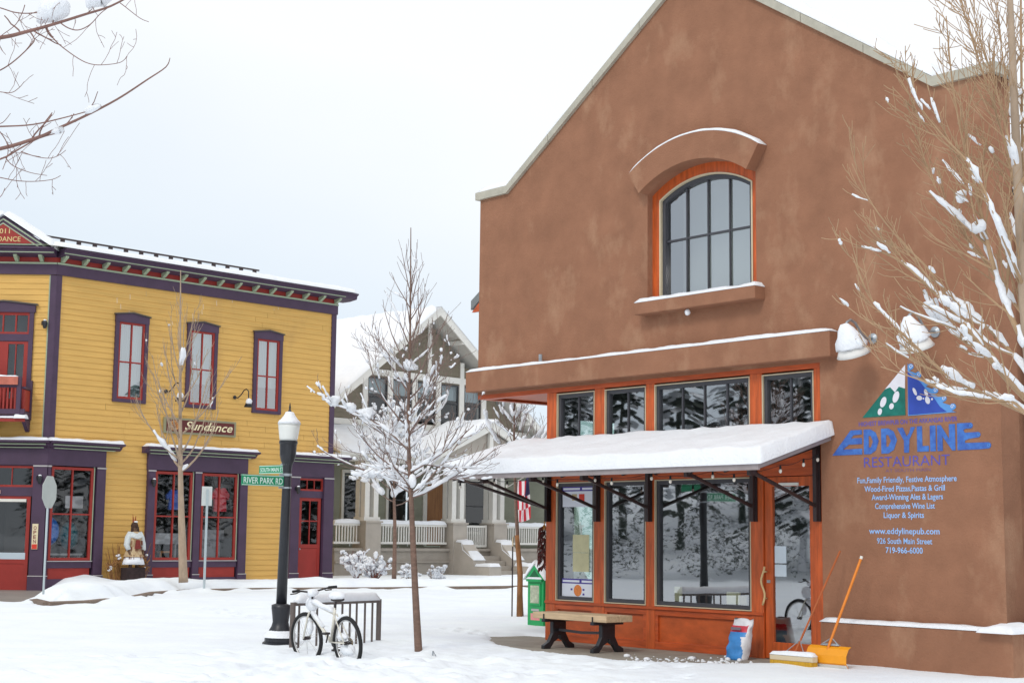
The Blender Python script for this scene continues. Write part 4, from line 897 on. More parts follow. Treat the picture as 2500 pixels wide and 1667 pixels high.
for (p, lb) in ((CH @ Vector((-.30, -.05, 7.44)), 'small dark wall light beside the balcony door'), (CH @ Vector((-.2, -.13, 3.08)), 'small black wall light on the purple corner pilaster'), (Vector((3.34, -.14, 3.1)), 'small black wall light on the purple pilaster left of the display window'), (Vector((8.68, -.14, 3.05)), 'small black wall light beside the red side door')):
    m = MB(); m.box(-.04, .04, -.03, .02, -.06, .06); m.lathe([(.05, .06), (.07, 0), (.05, -.12), (.03, -.16)], 10, (0, -.1, 0)); o = m.build('wall_light', BLACK); o.location = PB+Matrix.Rotation(RZB, 3, 'Z') @ p; o.rotation_euler = (0, 0, RZB); tag(o, lb, 'lamp')
    m = MB(); m.blob((0, -.1, .07), .05, .05, .03, 8, 5); m.build('snow', SNOW, o, smooth=True)
t = thing('shop_banner', 'narrow cream vertical sign with dark red letters beside the corner door', 'sign', PB, RZB)
t2 = ych(MB().box(-.285, -.125, -.15, -.125, 1.12, 1.82)).build('board', mat('banner_cream', (226, 214, 178), 1, .7), t); ych(MB().box(-.275, -.135, -.156, -.15, 1.13, 1.26)).build('foot_panel', PRED, t)
for i, c in enumerate('OPEN'): text('letter', c, -.245, -.165, 1.66-.125*i, .10, mat('banner_letter', (128, 30, 40), 1, .7), t, -.156, .01, M=CH)
t = ych(MB().box(-1.5, -1.24, -.09, -.055, 2.64, 2.74)).build('door_plate', mat('door_plate', (222, 200, 190), 1, .7)); t.location = PB; t.rotation_euler = (0, 0, RZB); tag(t, 'small pale plate above the corner door', 'plate')
m = ych(MB().box(-1.315, -1.245, -.093, -.089, 2.65, 2.73)); m.build('mark', PRED, t)

# ------------------------------------------------------------------ grey and white house beyond
hs = thing('house', 'grey-green sided house with white gable trim, stone piers and a snowy front porch', 'house', PB, RZB)
# drawing frame: x along the street, y away from it (porch front y=3, gable wall y=5)
SID = mat('house_siding', (146, 148, 132), 1, .8, var=.08, scale=2); OLV = mat('house_gable_siding', (124, 116, 100), 1, .8, var=.1, scale=2)
STONE = mat('house_stucco', (178, 170, 160), 1, .9, var=.1, scale=2, bump=.1); FND = mat('house_foundation', (162, 154, 144), 1, .9, var=.12, scale=2); WTR = mat('house_white', (224, 222, 216), 1, .7, var=.04)
HX, HR, HZ, HSL = 18.95, 10.5, 7.0, .76                     # ridge line and pitch
GY = 5.0
b = MB(); z = 1.0
def gx(z): return (HR-.45-z)/HSL
HW = [(15.95, 16.95, 6.05, 7.6), (17.2, 18.2, 6.05, 7.6), (18.48, 19.46, 6.05, 7.6), (19.76, 20.74, 6.05, 7.6), (21.04, 22.0, 6.05, 7.6), (14.9, 15.9, 2.0, 3.9), (17.1, 18.2, 2.0, 3.9), (19.0, 20.1, 1.25, 3.7), (21.2, 22.9, 1.8, 3.8)]
siding(b, 13.6, 26.5, .2, 5.75, [w for w in HW if w[2] < 5], .2, GY); b.build('lower_wall', SID, hs)
b = MB(); zz = 5.75
while zz < 9.9:
    hw = gx(zz+.1); hs_ = [w for w in HW if w[2] > 5]
    siding(b, HX-hw, HX+hw, zz, min(zz+.2, 10), hs_, .2, GY); zz += .2
b.build('gable_wall', OLV, hs)
b = MB(); b.quad((13.6, GY, .2), (13.6, GY+9, .2), (13.6, GY+9, 6), (13.6, GY, 6)); b.quad((26.5, GY, .2), (26.5, GY+9, .2), (26.5, GY+9, 6), (26.5, GY, 6)); b.build('side_wall', SID, hs)
# white bands, posts
b = MB(); b.box(13.7, 26.4, GY-.06, GY-.02, 5.70, 5.92); b.box(15.4, 24.8, GY-.06, GY-.02, 7.66, 7.90)
for x in (HX+.05, HX-1.85, HX+1.85): 
    zt = HR-.5-abs(x+.09-HX)*HSL; b.box(x, x+.2, GY-.075, GY-.02, 7.90, zt)
for x in (15.68, 16.94, 18.21, 19.48, 20.76, 22.02): b.box(x, x+.26, GY-.07, GY-.02, 5.92, 7.66)
b.box(15.6, 15.8, GY-.06, GY-.02, 3.2, 5.7); b.build('trim', WTR, hs)
def hwin(w, room=True):
    x0, x1, z0, z1 = w; f = MB()
    for q in ((x0, x0+.06, z0, z1), (x1-.06, x1, z0, z1), (x0+.06, x1-.06, z0, z0+.06), (x0+.06, x1-.06, z1-.06, z1), (x0+.06, x1-.06, (z0+z1)/2-.02, (z0+z1)/2+.03)): f.box(q[0], q[1], GY-.03, GY+.03, q[2], q[3])
    o = f.build('window', mat('house_sash', (52, 54, 58), 1, .5), hs)
    m = MB()
    if z0 < 5:
        for q in ((x0-.12, x0, z0-.1, z1+.12), (x1, x1+.12, z0-.1, z1+.12), (x0, x1, z1, z1+.12), (x0, x1, z0-.1, z0)): m.box(q[0], q[1], GY-.06, GY-.015, q[2], q[3])
        m.build('casing', WTR, o)
    m = MB(); m.quad((x0+.03, GY, z0), (x1-.03, GY, z0), (x1-.03, GY, z1), (x0+.03, GY, z1)); m.build('pane', GLASSD, o)
    r = MB(); r.box(x0-.1, x1+.1, GY+.3, GY+2, z0-.2, z1+.2); r.f = [f for i, f in enumerate(r.f) if i != 2]; r.m = r.m[:5]; r.build('room', DARKIN, o)
    if z0 > 5:
        m = MB(); n = 10; zc = z1-.62
        for i in range(n): xa, xb = x0+(x1-x0)*i/n, x0+(x1-x0)*(i+1)/n; m.quad((xa, GY+.1+.03*(i % 2), zc), (xb, GY+.1+.03*((i+1) % 2), zc), (xb, GY+.1+.03*((i+1) % 2), z1), (xa, GY+.1+.03*(i % 2), z1))
        m.build('curtain', CURT, o)
for i, w in enumerate(HW):
    if i != 7: hwin(w)
x0, x1, z0, z1 = HW[7]
m = MB(); m.box(x0+.1, x1-.1, GY-.02, GY+.03, z0, z1-.05); dr = m.build('front_door', mat('house_door', (152, 104, 62), 1, .6, var=.25, stretch=(5, 5, .5)), hs)
m = MB(); m.box(x0-.1, x0+.1, GY-.06, GY, z0, z1+.12); m.box(x1-.1, x1+.1, GY-.06, GY, z0, z1+.12); m.box(x0+.1, x1-.1, GY-.06, GY, z1-.05, z1+.12); m.build('casing', WTR, dr)
m = MB(); m.box(20.4, 20.55, GY-.15, GY-.02, 3.0, 3.35); m.build('porch_light', BLACK, hs)
# main roof with white rake boards
OV = .75
b = MB()
for sg in (-1, 1):
    xe = HX+sg*7.6; ze = HR-7.6*HSL
    b.prism([(HX, HR), (xe, ze), (xe, ze-.12), (HX, HR-.15)][::sg], GY-OV, GY+9)
rf = b.build('roof', mat('house_soffit', (196, 192, 184), 1, .8, var=.06), hs)
b = MB()
for sg in (-1, 1):
    xe = HX+sg*7.65; ze = HR-7.65*HSL
    b.prism([(HX, HR+.03), (xe, ze+.03), (xe, ze-.26), (HX, HR-.32)][::sg], GY-OV-.06, GY-OV)
    for d_ in (1.3, 2.6, 3.9, 5.2, 6.4):
        x = HX+sg*d_; zz = HR-.15-d_*HSL; b.prism([(x-.06, zz-.04), (x+.06, zz-.04), (x+.06, zz-.2), (x-.06, zz-.2)], GY-OV, GY-.05)
b.build('rake_board', WTR, rf)
b = MB()
for sg in (-1, 1):
    xe = HX+sg*7.7; ze = HR-7.7*HSL
    P = lambda a, c, xe=xe, ze=ze: (xe+(HX-xe)*a, GY-OV-.1+9*c, ze+.035+(HR-ze)*a)
    snow_patch(b, P if sg < 0 else (lambda a, c, P=P: P(a, 1-c)), 30, 30, .2, .2, 90+sg, .3)
b.build('snow', SNOW, rf, smooth=True)
# porch
PF = 3.0
b = MB(); b.box(13.0, 18.75, PF+.12, GY, .0, 1.05); b.box(20.1, 27, PF+.12, GY, .0, 1.05); b.build('porch_base', FND, hs)
b = MB(); b.box(12.9, 27, PF+.02, GY, 1.05, 1.15); b.box(13, 18.7, PF+.05, PF+.12, .62, .68); b.box(20.9, 27, PF+.05, PF+.12, .62, .68); b.build('porch_floor', FND, hs)
def pier(x0, w=.72, z1=2.12):
    m = MB(); m.box(x0, x0+w, PF-.12, PF+.6, 0, z1-.06); m.box(x0-.05, x0+w+.05, PF-.17, PF+.65, z1-.06, z1)
    o = m.build('porch_pier', STONE, hs)
    m = MB()
    for dx in (.03, w-.27): m.box(x0+dx, x0+dx+.22, PF, PF+.22, z1, 4.25); m.box(x0+dx, x0+dx+.22, PF+.3, PF+.52, z1, 4.25)
    m.box(x0-.02, x0+w+.02, PF-.03, PF+.55, z1, z1+.14); m.box(x0-.02, x0+w+.02, PF-.03, PF+.55, 4.11, 4.25); m.build('column', WTR, o)
for x in (14.22, 18.55, 20.75, 25.2): pier(x)
def rail(x0, x1):
    m = MB(); m.box(x0, x1, PF+.18, PF+.26, 1.95, 2.03); m.box(x0, x1, PF+.18, PF+.26, 1.30, 1.38)
    m.box(x0, x1, PF+.17, PF+.19, 1.74, 1.95) if False else None
    n = int((x1-x0)/.125)
    for i in range(1, n): x = x0+(x1-x0)*i/n; m.box(x-.022, x+.022, PF+.2, PF+.24, 1.38, 1.95)
    o = m.build('porch_railing', WTR, hs)
    m = MB(); P = lambda a, c: (x0+(x1-x0)*a, PF+.14+.16*c, 2.03); snow_patch(m, P, 30, 5, .14, .07, int(x0), .3); m.build('snow', SNOW, o, smooth=True)
rail(13.0, 14.2); rail(14.95, 18.5); rail(21.5, 25.1)
# gate at the head of the steps, steps and cheek walls
m = MB(); m.box(19.35, 20.65, PF+.2, PF+.26, 1.95, 2.03); m.box(19.35, 20.65, PF+.2, PF+.26, 1.2, 1.28); m.box(19.35, 19.42, PF+.19, PF+.27, 1.2, 2.05); m.box(20.58, 20.65, PF+.19, PF+.27, 1.2, 2.05)
for i in range(1, 11): x = 19.42+1.16*i/11; m.box(x-.022, x+.022, PF+.21, PF+.25, 1.28, 1.95)
m.build('porch_gate', WTR, hs)
for i in range(5): MB().box(19.3, 20.7, PF-.2-.3*(i+1), PF-.2-.3*i+.3, 0, 1.05-.18*(i+1)).build('step', FND, hs)
for x0 in (18.62, 20.75):
    m = MB(); m.sweepx([(PF-.12, 0), (PF-.12, 1.42), (PF-.5, 1.35), (PF-1.15, .72), (PF-1.15, 0)], x0, x0+.62); m.box(x0, x0+.62, PF-2.0, PF-1.15, 0, .5)
    o = m.build('step_wall', STONE, hs)
    m = MB(); P = lambda a, c: (x0-.02+.66*a, PF-1.18+1.05*c, (.73+.98*c*.66 if c < .63 else 1.37+.1*(c-.63))); snow_patch(m, P, 8, 14, .10, .07, 44, .3)
    P = lambda a, c: (x0-.02+.66*a, PF-2.03+.88*c, .505); snow_patch(m, P, 8, 10, .12, .08, 45, .3); m.build('snow', SNOW, o, smooth=True)
# porch roof: a low shed, with a small gable over the steps
b = MB(); b.box(12.7, 27.2, PF-.15, PF+.55, 4.25, 4.5); b.build('porch_beam', WTR, hs)
b = MB(); b.sweepx([(PF-.55, 4.42), (GY, 5.45), (GY, 5.55), (PF-.55, 4.52)], 12.6, 27.3); prf = b.build('porch_roof', WTR, hs)
b = MB(); P = lambda a, c: (12.55+14.8*a, PF-.6+2.6*c, 4.50+1.03*c*1.0); snow_patch(b, P, 60, 16, .22, .16, 101, .25)
px, pz, phw = 19.75, 5.95, 3.0
for sg in (-1, 1):
    P = lambda a, c, sg=sg: (px+sg*(phw+.1)*(1-a), PF-1.05+2.6*c, 4.60+(pz-4.60)*a)
    snow_patch(b, P if sg < 0 else (lambda a, c, P=P: P(a, 1-c)), 20, 16, .2, .16, 103+sg, .3)
b.build('snow', SNOW, prf, smooth=True)
b = MB()
for sg in (-1, 1): b.prism([(px, pz), (px+sg*phw, 4.60), (px+sg*phw, 4.34), (px, pz-.3)][::sg], PF-1.0, PF-.9); b.prism([(px, pz-.02), (px+sg*phw, 4.58), (px+sg*phw, 4.5), (px, pz-.1)][::sg], PF-.9, PF+1.6)
b.box(px-.1, px+.1, PF-.92, PF-.78, 4.5, pz-.3); b.build('porch_gable', WTR, hs)
b = MB(); b.prism([(px-phw+.2, 4.5), (px+phw-.2, 4.5), (px, pz-.3)], PF-.75, PF-.7); b.build('porch_gable_panel', STONE, hs)
# flag on the porch
t = thing('flag', 'small striped red and white flag with a dark canton hanging from the porch', 'flag', PB, RZB)
m = MB(); m.tube([(21.55, PF-.05, 3.55), (21.45, PF-1.1, 3.95)], .02, 6); m.build('staff', WTR, t)
m = MB(); n = 14; k = 9
for j in range(n):
    for i in range(k):
        def Q(i, j):
            u, v = i/k, j/n; x = 21.15+.62*u+.10*v*math.sin(3+u*6)-.05*v; return (x, PF-1.0+.10*math.sin(u*9+v*2), 3.85-1.6*v-.25*u*(1-u)*2+.1*u)
        m.mi = 2 if (j < 6 and i > 4) else (i+j//5) % 2
        m.quad(Q(i, j), Q(i+1, j), Q(i+1, j+1), Q(i, j+1))
m.build('cloth', [mat('flag_red', (190, 40, 56), 1, .8), mat('flag_white', (224, 216, 218), 1, .8), mat('flag_blue', (52, 48, 84), 1, .8)], t)

# ------------------------------------------------------------------ street furniture
base = Vector((-3.27, 22.31, .0))
t = thing('street_lamp', 'black street lamp post with a snow-capped white acorn globe, standing by the bicycle', 'street lamp', base, 0, rot=(0, math.radians(.8), 0))
m = MB(); m.lathe([(.25, -.05), (.25, .07), (.22, .09), (.22, .15), (.19, .18)], 20); m.build('plinth', BLACK, t)
m = MB(); m.lathe([(.165, .18), (.165, .24), (.13, .30), (.115, .36), (.125, .45), (.14, .55), (.14, .60), (.085, .62)], 20); m.build('base', BLACK, t, smooth=True)
m = MB(); m.lathe([(.078, .60), (.062, 2.48), (.06, 2.50)], 18); pole_ = m.build('pole', BLACK, t, smooth=True)
m = MB(); m.lathe([(.062, 2.49), (.07, 2.60), (.10, 2.66), (.118, 2.74), (.125, 2.90), (.135, 2.91), (.135, 2.945), (.08, 2.955)], 18); m.build('collar', BLACK, t)
m = MB(); m.lathe([(.125, 2.95), (.135, 2.99), (.155, 3.14), (.158, 3.18)], 20); m.build('globe', mat('lamp_globe', (222, 224, 220), 1, .25, var=.03), t, smooth=True)
m = MB(); m.lathe([(.160, 3.175), (.165, 3.20), (.125, 3.245), (.08, 3.285), (.055, 3.31), (.052, 3.355), (.035, 3.365)], 20); cpv = m.build('cap', mat('lamp_cap', (206, 208, 204), 1, .4), t, smooth=True)
m = MB(); m.lathe([(.168, 3.195), (.155, 3.235), (.12, 3.265), (.08, 3.315), (.06, 3.365), (.03, 3.375)], 18); m.v = [tuple(Vector(v)+Vector((1, 1, .4))*.008*noise.noise(Vector(v)*20)) for v in m.v]; m.build('snow', SNOW, cpv, smooth=True)
m = MB(); m.lathe([(.02, 3.36), (.026, 3.39), (.01, 3.405), (.016, 3.43), (.005, 3.50)], 10); m.build('finial', BLACK, t)
m = MB()
for a0 in range(28): pass
P = lambda a, c: ((.09+.15*c)*math.cos(2*PI*a), (.09+.15*c)*math.sin(2*PI*a), .165-.06*c)
mm = MB(); n = 28
ringA = mm.add([(.15*math.cos(2*PI*i/n), .15*math.sin(2*PI*i/n), .25+.02*noise.noise((i, 0, 0))) for i in range(n)]); ringB = mm.add([(.225*math.cos(2*PI*i/n), .225*math.sin(2*PI*i/n), .20+.03*noise.noise((i*.7, 3, 0))) for i in range(n)]); ringC = mm.add([(.24*math.cos(2*PI*i/n), .24*math.sin(2*PI*i/n), .145) for i in range(n)])
for i in range(n): j = (i+1) % n; mm.face(ringA+i, ringA+j, ringB+j, ringB+i); mm.face(ringB+i, ringB+j, ringC+j, ringC+i)
mm.build('snow', SNOW, t, smooth=True)
SGREEN = mat('street_sign_green', (22, 142, 100), 1, .5, var=.06); SWHITE = mat('street_sign_white', (214, 236, 226), 1, .5)
def blade(name_, z, Ln, az, h, label):
    d = Vector((math.sin(az), math.cos(az), 0)); t = thing('street_sign', label, 'street sign', base+Vector((.035, 0, z)), math.atan2(d.y, d.x), 'street name signs on the lamp post')
    MB().box(-Ln, -.06, -.006, .006, 0, h).build('blade', SGREEN, t)
    text('lettering', name_, -Ln+.03, -.08, .032, h-.066, SWHITE, t, -.0085, .012)
    MB().box(-Ln+.005, -.065, -.009, -.006, .006, .014).box(-Ln+.005, -.065, -.009, -.006, h-.014, h-.006).build('border', SWHITE, t)
    m = MB()
    for zz in (-.015, h+.01): m.lathe([(.071, zz-.012), (.071, zz+.012)], 14, (0, 0, 0)); m.box(-.14, -.06, -.01, .01, zz-.012, zz+.012)
    m.build('clamp', GALV, t)
blade('RIVER PARK RD', 2.285, .80, math.radians(44), .155, 'lower green street name sign reading RIVER PARK RD')
blade('SOUTH MAIN ST', 2.478, .62, math.radians(131), .125, 'upper green street name sign reading SOUTH MAIN ST')

# bicycle rack
RST = mat('rack_steel', (96, 86, 82), 1, .5, var=.15, scale=10)
a_, c_ = Vector((-2.96, 21.34, 0)), Vector((-1.90, 22.75, 0)); dv = c_-a_; LR = dv.length
t = thing('bike_rack', 'low steel bar bicycle rack with a thick ridge of snow on its top rail', 'bike rack', a_, math.atan2(dv.y, dv.x))
for x in (0, LR): m = MB(); m.tube([(x, 0, -.03), (x, 0, .68)], .038, 12); m.lathe([(.07, .03), (.07, .055), (.04, .07)], 12, (x, 0, 0)); m.build('post', RST, t, smooth=False)
m = MB(); m.tube([(0, 0, .655), (LR, 0, .655)], .026, 10); m.build('top_rail', RST, t)
for f in (.07, .27, .47, .56, .65, .73, .83, .92): m = MB(); m.tube([(LR*f, 0, -.02), (LR*f, 0, .65)], .0155, 8); m.build('bar', RST, t)
m = MB(); snow_strip(m, [(.05, 0, .668), (LR-.03, 0, .668)], .10, .12, 7, .06, .12); m.build('snow', SNOW, t, smooth=True)
# bicycle, front wheel away from the camera
fw, rw = Vector((-2.65, 20.64, 0)), Vector((-2.02, 19.80, 0)); dv = fw-rw
t = thing('bicycle', 'white bicycle half buried in snow, leaning against the steel rack', 'bicycle', rw, math.atan2(dv.y, dv.x), rot=(math.radians(-5), 0, math.atan2(dv.y, dv.x)))
WBK = dv.length; zc = .25; RW = .335
BW = mat('bike_white', (220, 216, 204), 1, .35, var=.06); BD = mat('bike_dark', (44, 36, 36), 1, .5); SPK = mat('spoke', (190, 190, 190), 1, .3, metal=.7)
def wheel(x, steer=0, seed=0):
    Mx = Matrix.Translation((x, 0, zc)) @ Matrix.Rotation(steer, 4, 'Z'); n = 40
    def ring(R, r, k=6): 
        m = MB(); pts = [Mx @ Vector((R*math.cos(2*PI*i/n), 0, R*math.sin(2*PI*i/n))) for i in range(n+1)]; m.tube(pts, r, k, cap=False); return m
    w = MB(); w.tube([Mx @ Vector((0, -.05, 0)), Mx @ Vector((0, .05, 0))], .025, 10); w = w.build('wheel', BD, t)
    ring(RW-.02, .026, 8).build('tyre', RUBBER, w, smooth=True); ring(RW-.05, .012).build('rim', SPK, w, smooth=True)
    m = MB()
    for i in range(14): a = 2*PI*i/14; m.tube([Mx @ Vector((.02*math.cos(a), .02*(-1)**i, .02*math.sin(a))), Mx @ Vector(((RW-.05)*math.cos(a+.15*(-1)**i), 0, (RW-.05)*math.sin(a+.15*(-1)**i)))], .002, 3)
    m.build('spokes', SPK, w)
    m = MB()                                                  # snow lying in the bottom of the wheel and on the tyre top
    pts = [Mx @ Vector(((RW+.012)*math.cos(a), 0, (RW+.012)*math.sin(a))) for a in [PI*(.62+.22*i/8) if seed else PI*(.22+.3*i/8) for i in range(9)]]
    m.tube(pts, [.008, .02, .026, .03, .028, .026, .024, .018, .008], 7); m.build('snow', SNOW, w, smooth=True)
    return w
wheel(0, 0, 0); wheel(WBK, .12, 1)
m = MB(); bb, st, hd_, hb_ = (.42, 0, .24), (.27, 0, .68), (.86, 0, .72), (.89, 0, .60)
m.tube([bb, st], .018, 8); m.tube([(.29, 0, .60), hd_], .019, 8); m.tube([bb, hb_], .022, 8); m.tube([hd_, hb_], .021, 8)
for s_ in (-1, 1): m.tube([(0, s_*.055, zc), (.28, s_*.02, .60)], .009, 6); m.tube([(0, s_*.055, zc), (.42, s_*.03, .24)], .009, 6)
fr = m.build('frame', BW, t, smooth=True)
m = MB()
for s_ in (-1, 1): m.tube([(WBK, s_*.05, zc), (.93, s_*.045, .52), (.895, s_*.03, .60)], .013, 7)
m.build('fork', BW, t, smooth=True)
m = MB(); m.tube([(.86, 0, .72), (.845, 0, .80)], .014, 6); m.tube([(.845, 0, .80), (.88, 0, .84), (.84, .08, .87), (.80, .24, .90), (.77, .31, .90)], .012, 7); m.tube([(.88, 0, .84), (.84, -.08, .87), (.80, -.24, .90), (.77, -.31, .90)], .012, 7)
hbar = m.build('handlebar', BD, t)
for s_ in (-1, 1):
    m = MB(); m.tube([(.80, s_*.22, .90), (.765, s_*.33, .90)], .018, 7); m.build('grip', RUBBER, hbar); m = MB(); m.tube([(.83, s_*.18, .885), (.88, s_*.22, .86), (.87, s_*.31, .86)], .008, 5); m.build('brake_lever', BD, hbar)
m = MB(); m.tube([(.27, 0, .66), (.245, 0, .76)], .013, 6); m.build('seat_post', BD, t)
m = MB(); m.blob((.20, 0, .785), .13, .075, .028, 12, 6); sd_ = m.build('saddle', BD, t, smooth=True)
m = MB(); m.blob((.20, 0, .835), .15, .095, .06, 12, 7, random.Random(4), .1); m.build('snow', SNOW, sd_, smooth=True)
m = MB(); m.tube([(.42, -.07, .24), (.50, -.08, .12)], .012, 6); m.tube([(.42, .07, .24), (.34, .08, .36)], .012, 6); m.lathe([(.085, -.004), (.085, .004)], 20, (.42, -.05, .24), Matrix.Rotation(PI/2, 4, 'X')); m.box(.46, .56, -.15, -.08, .10, .125); m.box(.29, .39, .08, .15, .35, .375); m.build('crank', BD, t)
m = MB(); m.lathe([(.05, -.004), (.05, .004)], 16, (0, -.045, zc), Matrix.Rotation(PI/2, 4, 'X')); m.tube([(.0, -.05, zc+.05), (.42, -.05, .32)], .005, 4); m.tube([(.0, -.05, zc-.05), (.42, -.05, .16)], .005, 4); m.build('chain', mat('chain_brown', (112, 96, 70), 1, .6), t)
m = MB(); rr = random.Random(6)
snow_strip(m, [(.31, 0, .62), (.6, 0, .665), (.84, 0, .725)], .07, .06, 3, .05, .4); m.blob((.9, -.02, .70), .09, .085, .10, 9, 7, rr, .15); m.blob((.84, 0, .85), .06, .09, .05, 9, 6, rr, .15); m.tube([(.87, 0, .60), (.6, 0, .42)], [.03, .022], 7); m.blob((.12, 0, .32), .12, .05, .05, 8, 6, rr, .2); m.blob((.05, -.03, .16), .16, .07, .08, 8, 6, rr, .2); m.blob((.95, 0, .40), .06, .04, .10, 8, 6, rr, .2)
m.build('snow', SNOW, t, smooth=True)

# signs on the far corner, seen from behind
p = Vector((-10.15, 34.0, .25))
t = thing('stop_sign', 'octagonal road sign on a thin pale post, seen nearly edge-on from behind', 'road sign', p, math.radians(82))
m = MB(); m.box(-.02, .02, .012, .045, 0, 2.35); m.build('post', mat('sign_post', (176, 188, 192), 1, .4, var=.08), t)
MB().prism([(.38*math.cos(PI/8+i*PI/4), 2.22+.38*math.sin(PI/8+i*PI/4)) for i in range(8)], -.004, .008).build('panel', mat('sign_back', (170, 176, 172), 1, .45, var=.06), t)
p = Vector((-7.9, 40.2, .3))
t = thing('parking_sign', 'small rectangular sign on a thin pale post, seen from behind on the far bank', 'road sign', p, math.radians(40))
m = MB(); m.box(-.025, .025, -.045, -.005, -.1, 2.45); m.build('post', MATS['sign_post'], t)
MB().box(-.15, .15, -.004, .006, 2.02, 2.52).build('panel', mat('sign_back_light', (206, 210, 208), 1, .45, var=.05), t)
for (pos, z0, z1, lb, nm) in ((Vector((.06, 30.8, 0)), 1.42, 1.60, 'thin dark marker pole with a pale tip standing in the snow', 'marker_pole'),):
    t = thing(nm, lb, 'pole', pos); m = MB(); m.tube([(0, 0, -.1), (0, 0, z0)], .014, 6); m.build('rod', STEEL, t); m = MB(); m.tube([(0, 0, z0), (0, 0, z1)], .016, 6); m.build('tip', BEIGE, t)
t = thing('handrail', 'bent dark pipe handrail behind the newspaper box', 'handrail', Vector((.66, 33.0, 0))); m = MB(); m.tube([(-.1, 0, .6), (-.02, 0, .85), (0, 0, 1.3), (.05, 0, 1.36), (.22, .1, 1.36), (.25, .1, 0)], .025, 7); m.build('pipe', BLACK, t)
t = MB(); t.tube([(0, 0, -.02), (.01, 0, .09)], .012, 6); t.tube([(.01, 0, .09), (.05, .01, .02)], .006, 5); o = t.build('snow_stake', GALV); o.location = (-1.0, 20.5, .02); tag(o, 'tiny metal stake poking out of the snow right of the bare tree trunk', 'stake')

# carved figure between the shopfronts
t = thing('statue', 'snow-dusted standing figure in tan and white fringed clothes with feathers, against the yellow wall', 'statue', WB(2.55, .55, .2), RZB)
me = bpy.data.meshes.new('body'); 
J = [(0, 0, .88), (0, 0, 1.08), (0, .01, 1.28), (0, 0, 1.40), (0, -.02, 1.50), (0, -.03, 1.60), (.10, 0, .80), (.11, -.02, .45), (.11, 0, .08), (.12, -.10, .03), (-.10, 0, .80), (-.11, -.02, .45), (-.11, 0, .08), (-.12, -.10, .03), (.19, 0, 1.33), (.25, -.02, 1.06), (.23, -.12, .86), (.22, -.16, .78), (-.19, 0, 1.33), (-.25, -.02, 1.06), (-.23, -.12, .86), (-.22, -.16, .78)]
Eg = [(0, 1), (1, 2), (2, 3), (3, 4), (4, 5), (0, 6), (6, 7), (7, 8), (8, 9), (0, 10), (10, 11), (11, 12), (12, 13), (2, 14), (14, 15), (15, 16), (16, 17), (2, 18), (18, 19), (19, 20), (20, 21)]
RR = [.13, .13, .15, .07, .085, .08, .085, .06, .045, .035, .085, .06, .045, .035, .065, .05, .038, .03, .065, .05, .038, .03]
me.from_pydata(J, Eg, []); o = bpy.data.objects.new('body_cage', me); COL.objects.link(o)
sk = o.modifiers.new('skin', 'SKIN'); ss = o.modifiers.new('sub', 'SUBSURF'); ss.levels = 1; ss.render_levels = 1
for v, r in zip(me.skin_vertices[0].data, RR): v.radius = (r, r*.85)
me.skin_vertices[0].data[0].use_root = True
bm_ = bpy.data.meshes.new_from_object(o.evaluated_get(bpy.context.evaluated_depsgraph_get())); bpy.data.objects.remove(o); bm_.name = 'body'; bm_.materials.clear(); bm_.materials.append(mat('statue_skin', (98, 74, 58), 1, .8, var=.2))
body = link('body', bm_, t)
m = MB(); m.blob((0, -.10, 1.555), .016, .03, .022, 6, 5); m.box(-.03, .03, -.112, -.10, 1.515, 1.522); m.blob((-.032, -.098, 1.585), .012, .008, .008, 6, 4); m.blob((.032, -.098, 1.585), .012, .008, .008, 6, 4); m.build('face_features', mat('statue_face', (62, 44, 36), 1, .8), body)
m = MB(); m.blob((0, .015, 1.60), .105, .11, .12, 10, 7); m.tube([(-.09, 0, 1.58), (-.12, -.03, 1.38), (-.10, -.06, 1.22)], [.035, .03, .012], 7); m.tube([(.09, 0, 1.58), (.12, -.03, 1.38), (.10, -.06, 1.22)], [.035, .03, .012], 7); m.build('hair', mat('statue_hair', (66, 44, 34), 1, .8), t, smooth=True)
m = MB(); m.lathe([(.30, .72), (.26, .82), (.19, 1.0), (.20, 1.15), (.23, 1.30), (.16, 1.41), (.07, 1.45)], 18); m.v = [(x*1.02, y*.78, z+.02*noise.noise((x*9, y*9, z*3))) for x, y, z in m.v]
m.build('tunic', mat('statue_tunic', (190, 150, 104), 1, .9, var=.3, scale=10, col2=(216, 196, 160)), t)
m = MB()
for s_ in (-1, 1): m.tube([(s_*.14, -.02, 1.40), (s_*.22, -.02, 1.26), (s_*.27, -.04, 1.06), (s_*.25, -.12, .92)], [.09, .095, .085, .065], 9)
m.build('sleeve', mat('statue_sleeve', (206, 212, 212), 1, .9, var=.12, scale=14), t, smooth=True)
m = MB(); m.lathe([(.215, 1.27), (.235, 1.30), (.17, 1.425), (.08, 1.46)], 16); m.v = [(x*1.1, y*.8-.01, z-.05*(y < 0)*max(0, 1-abs(x)*6)) for x, y, z in m.v]; m.build('yoke', MATS['statue_sleeve'], t)
m = MB(); m.lathe([(.34, .50), (.31, .60), (.26, .74)], 16); m.v = [(x, y*.8, z+.03*noise.noise((x*14, y*14, z))) for x, y, z in m.v]; m.build('skirt_snow', SNOW, t, smooth=True)
m = MB(); rg = random.Random(4)
for i in range(60): a = rg.uniform(0, 6.28); z0 = rg.choice((.72, .95, 1.12)); r = .27 if z0 < .8 else .235; m.tube([(r*math.cos(a), r*.8*math.sin(a), z0+.06), (r*1.08*math.cos(a), r*.88*math.sin(a), z0-.07)], [.014, .005], 4)
m.build('fringe', mat('statue_fringe', (122, 66, 44), 1, .9, var=.4, scale=9), t)
m = MB(); m.prism([(-.10, .95), (.10, .95), (.06, 1.2), (-.06, 1.2)], -.205, -.19); m.build('breastplate', mat('statue_red', (128, 46, 40), 1, .8, var=.3, scale=20), t)
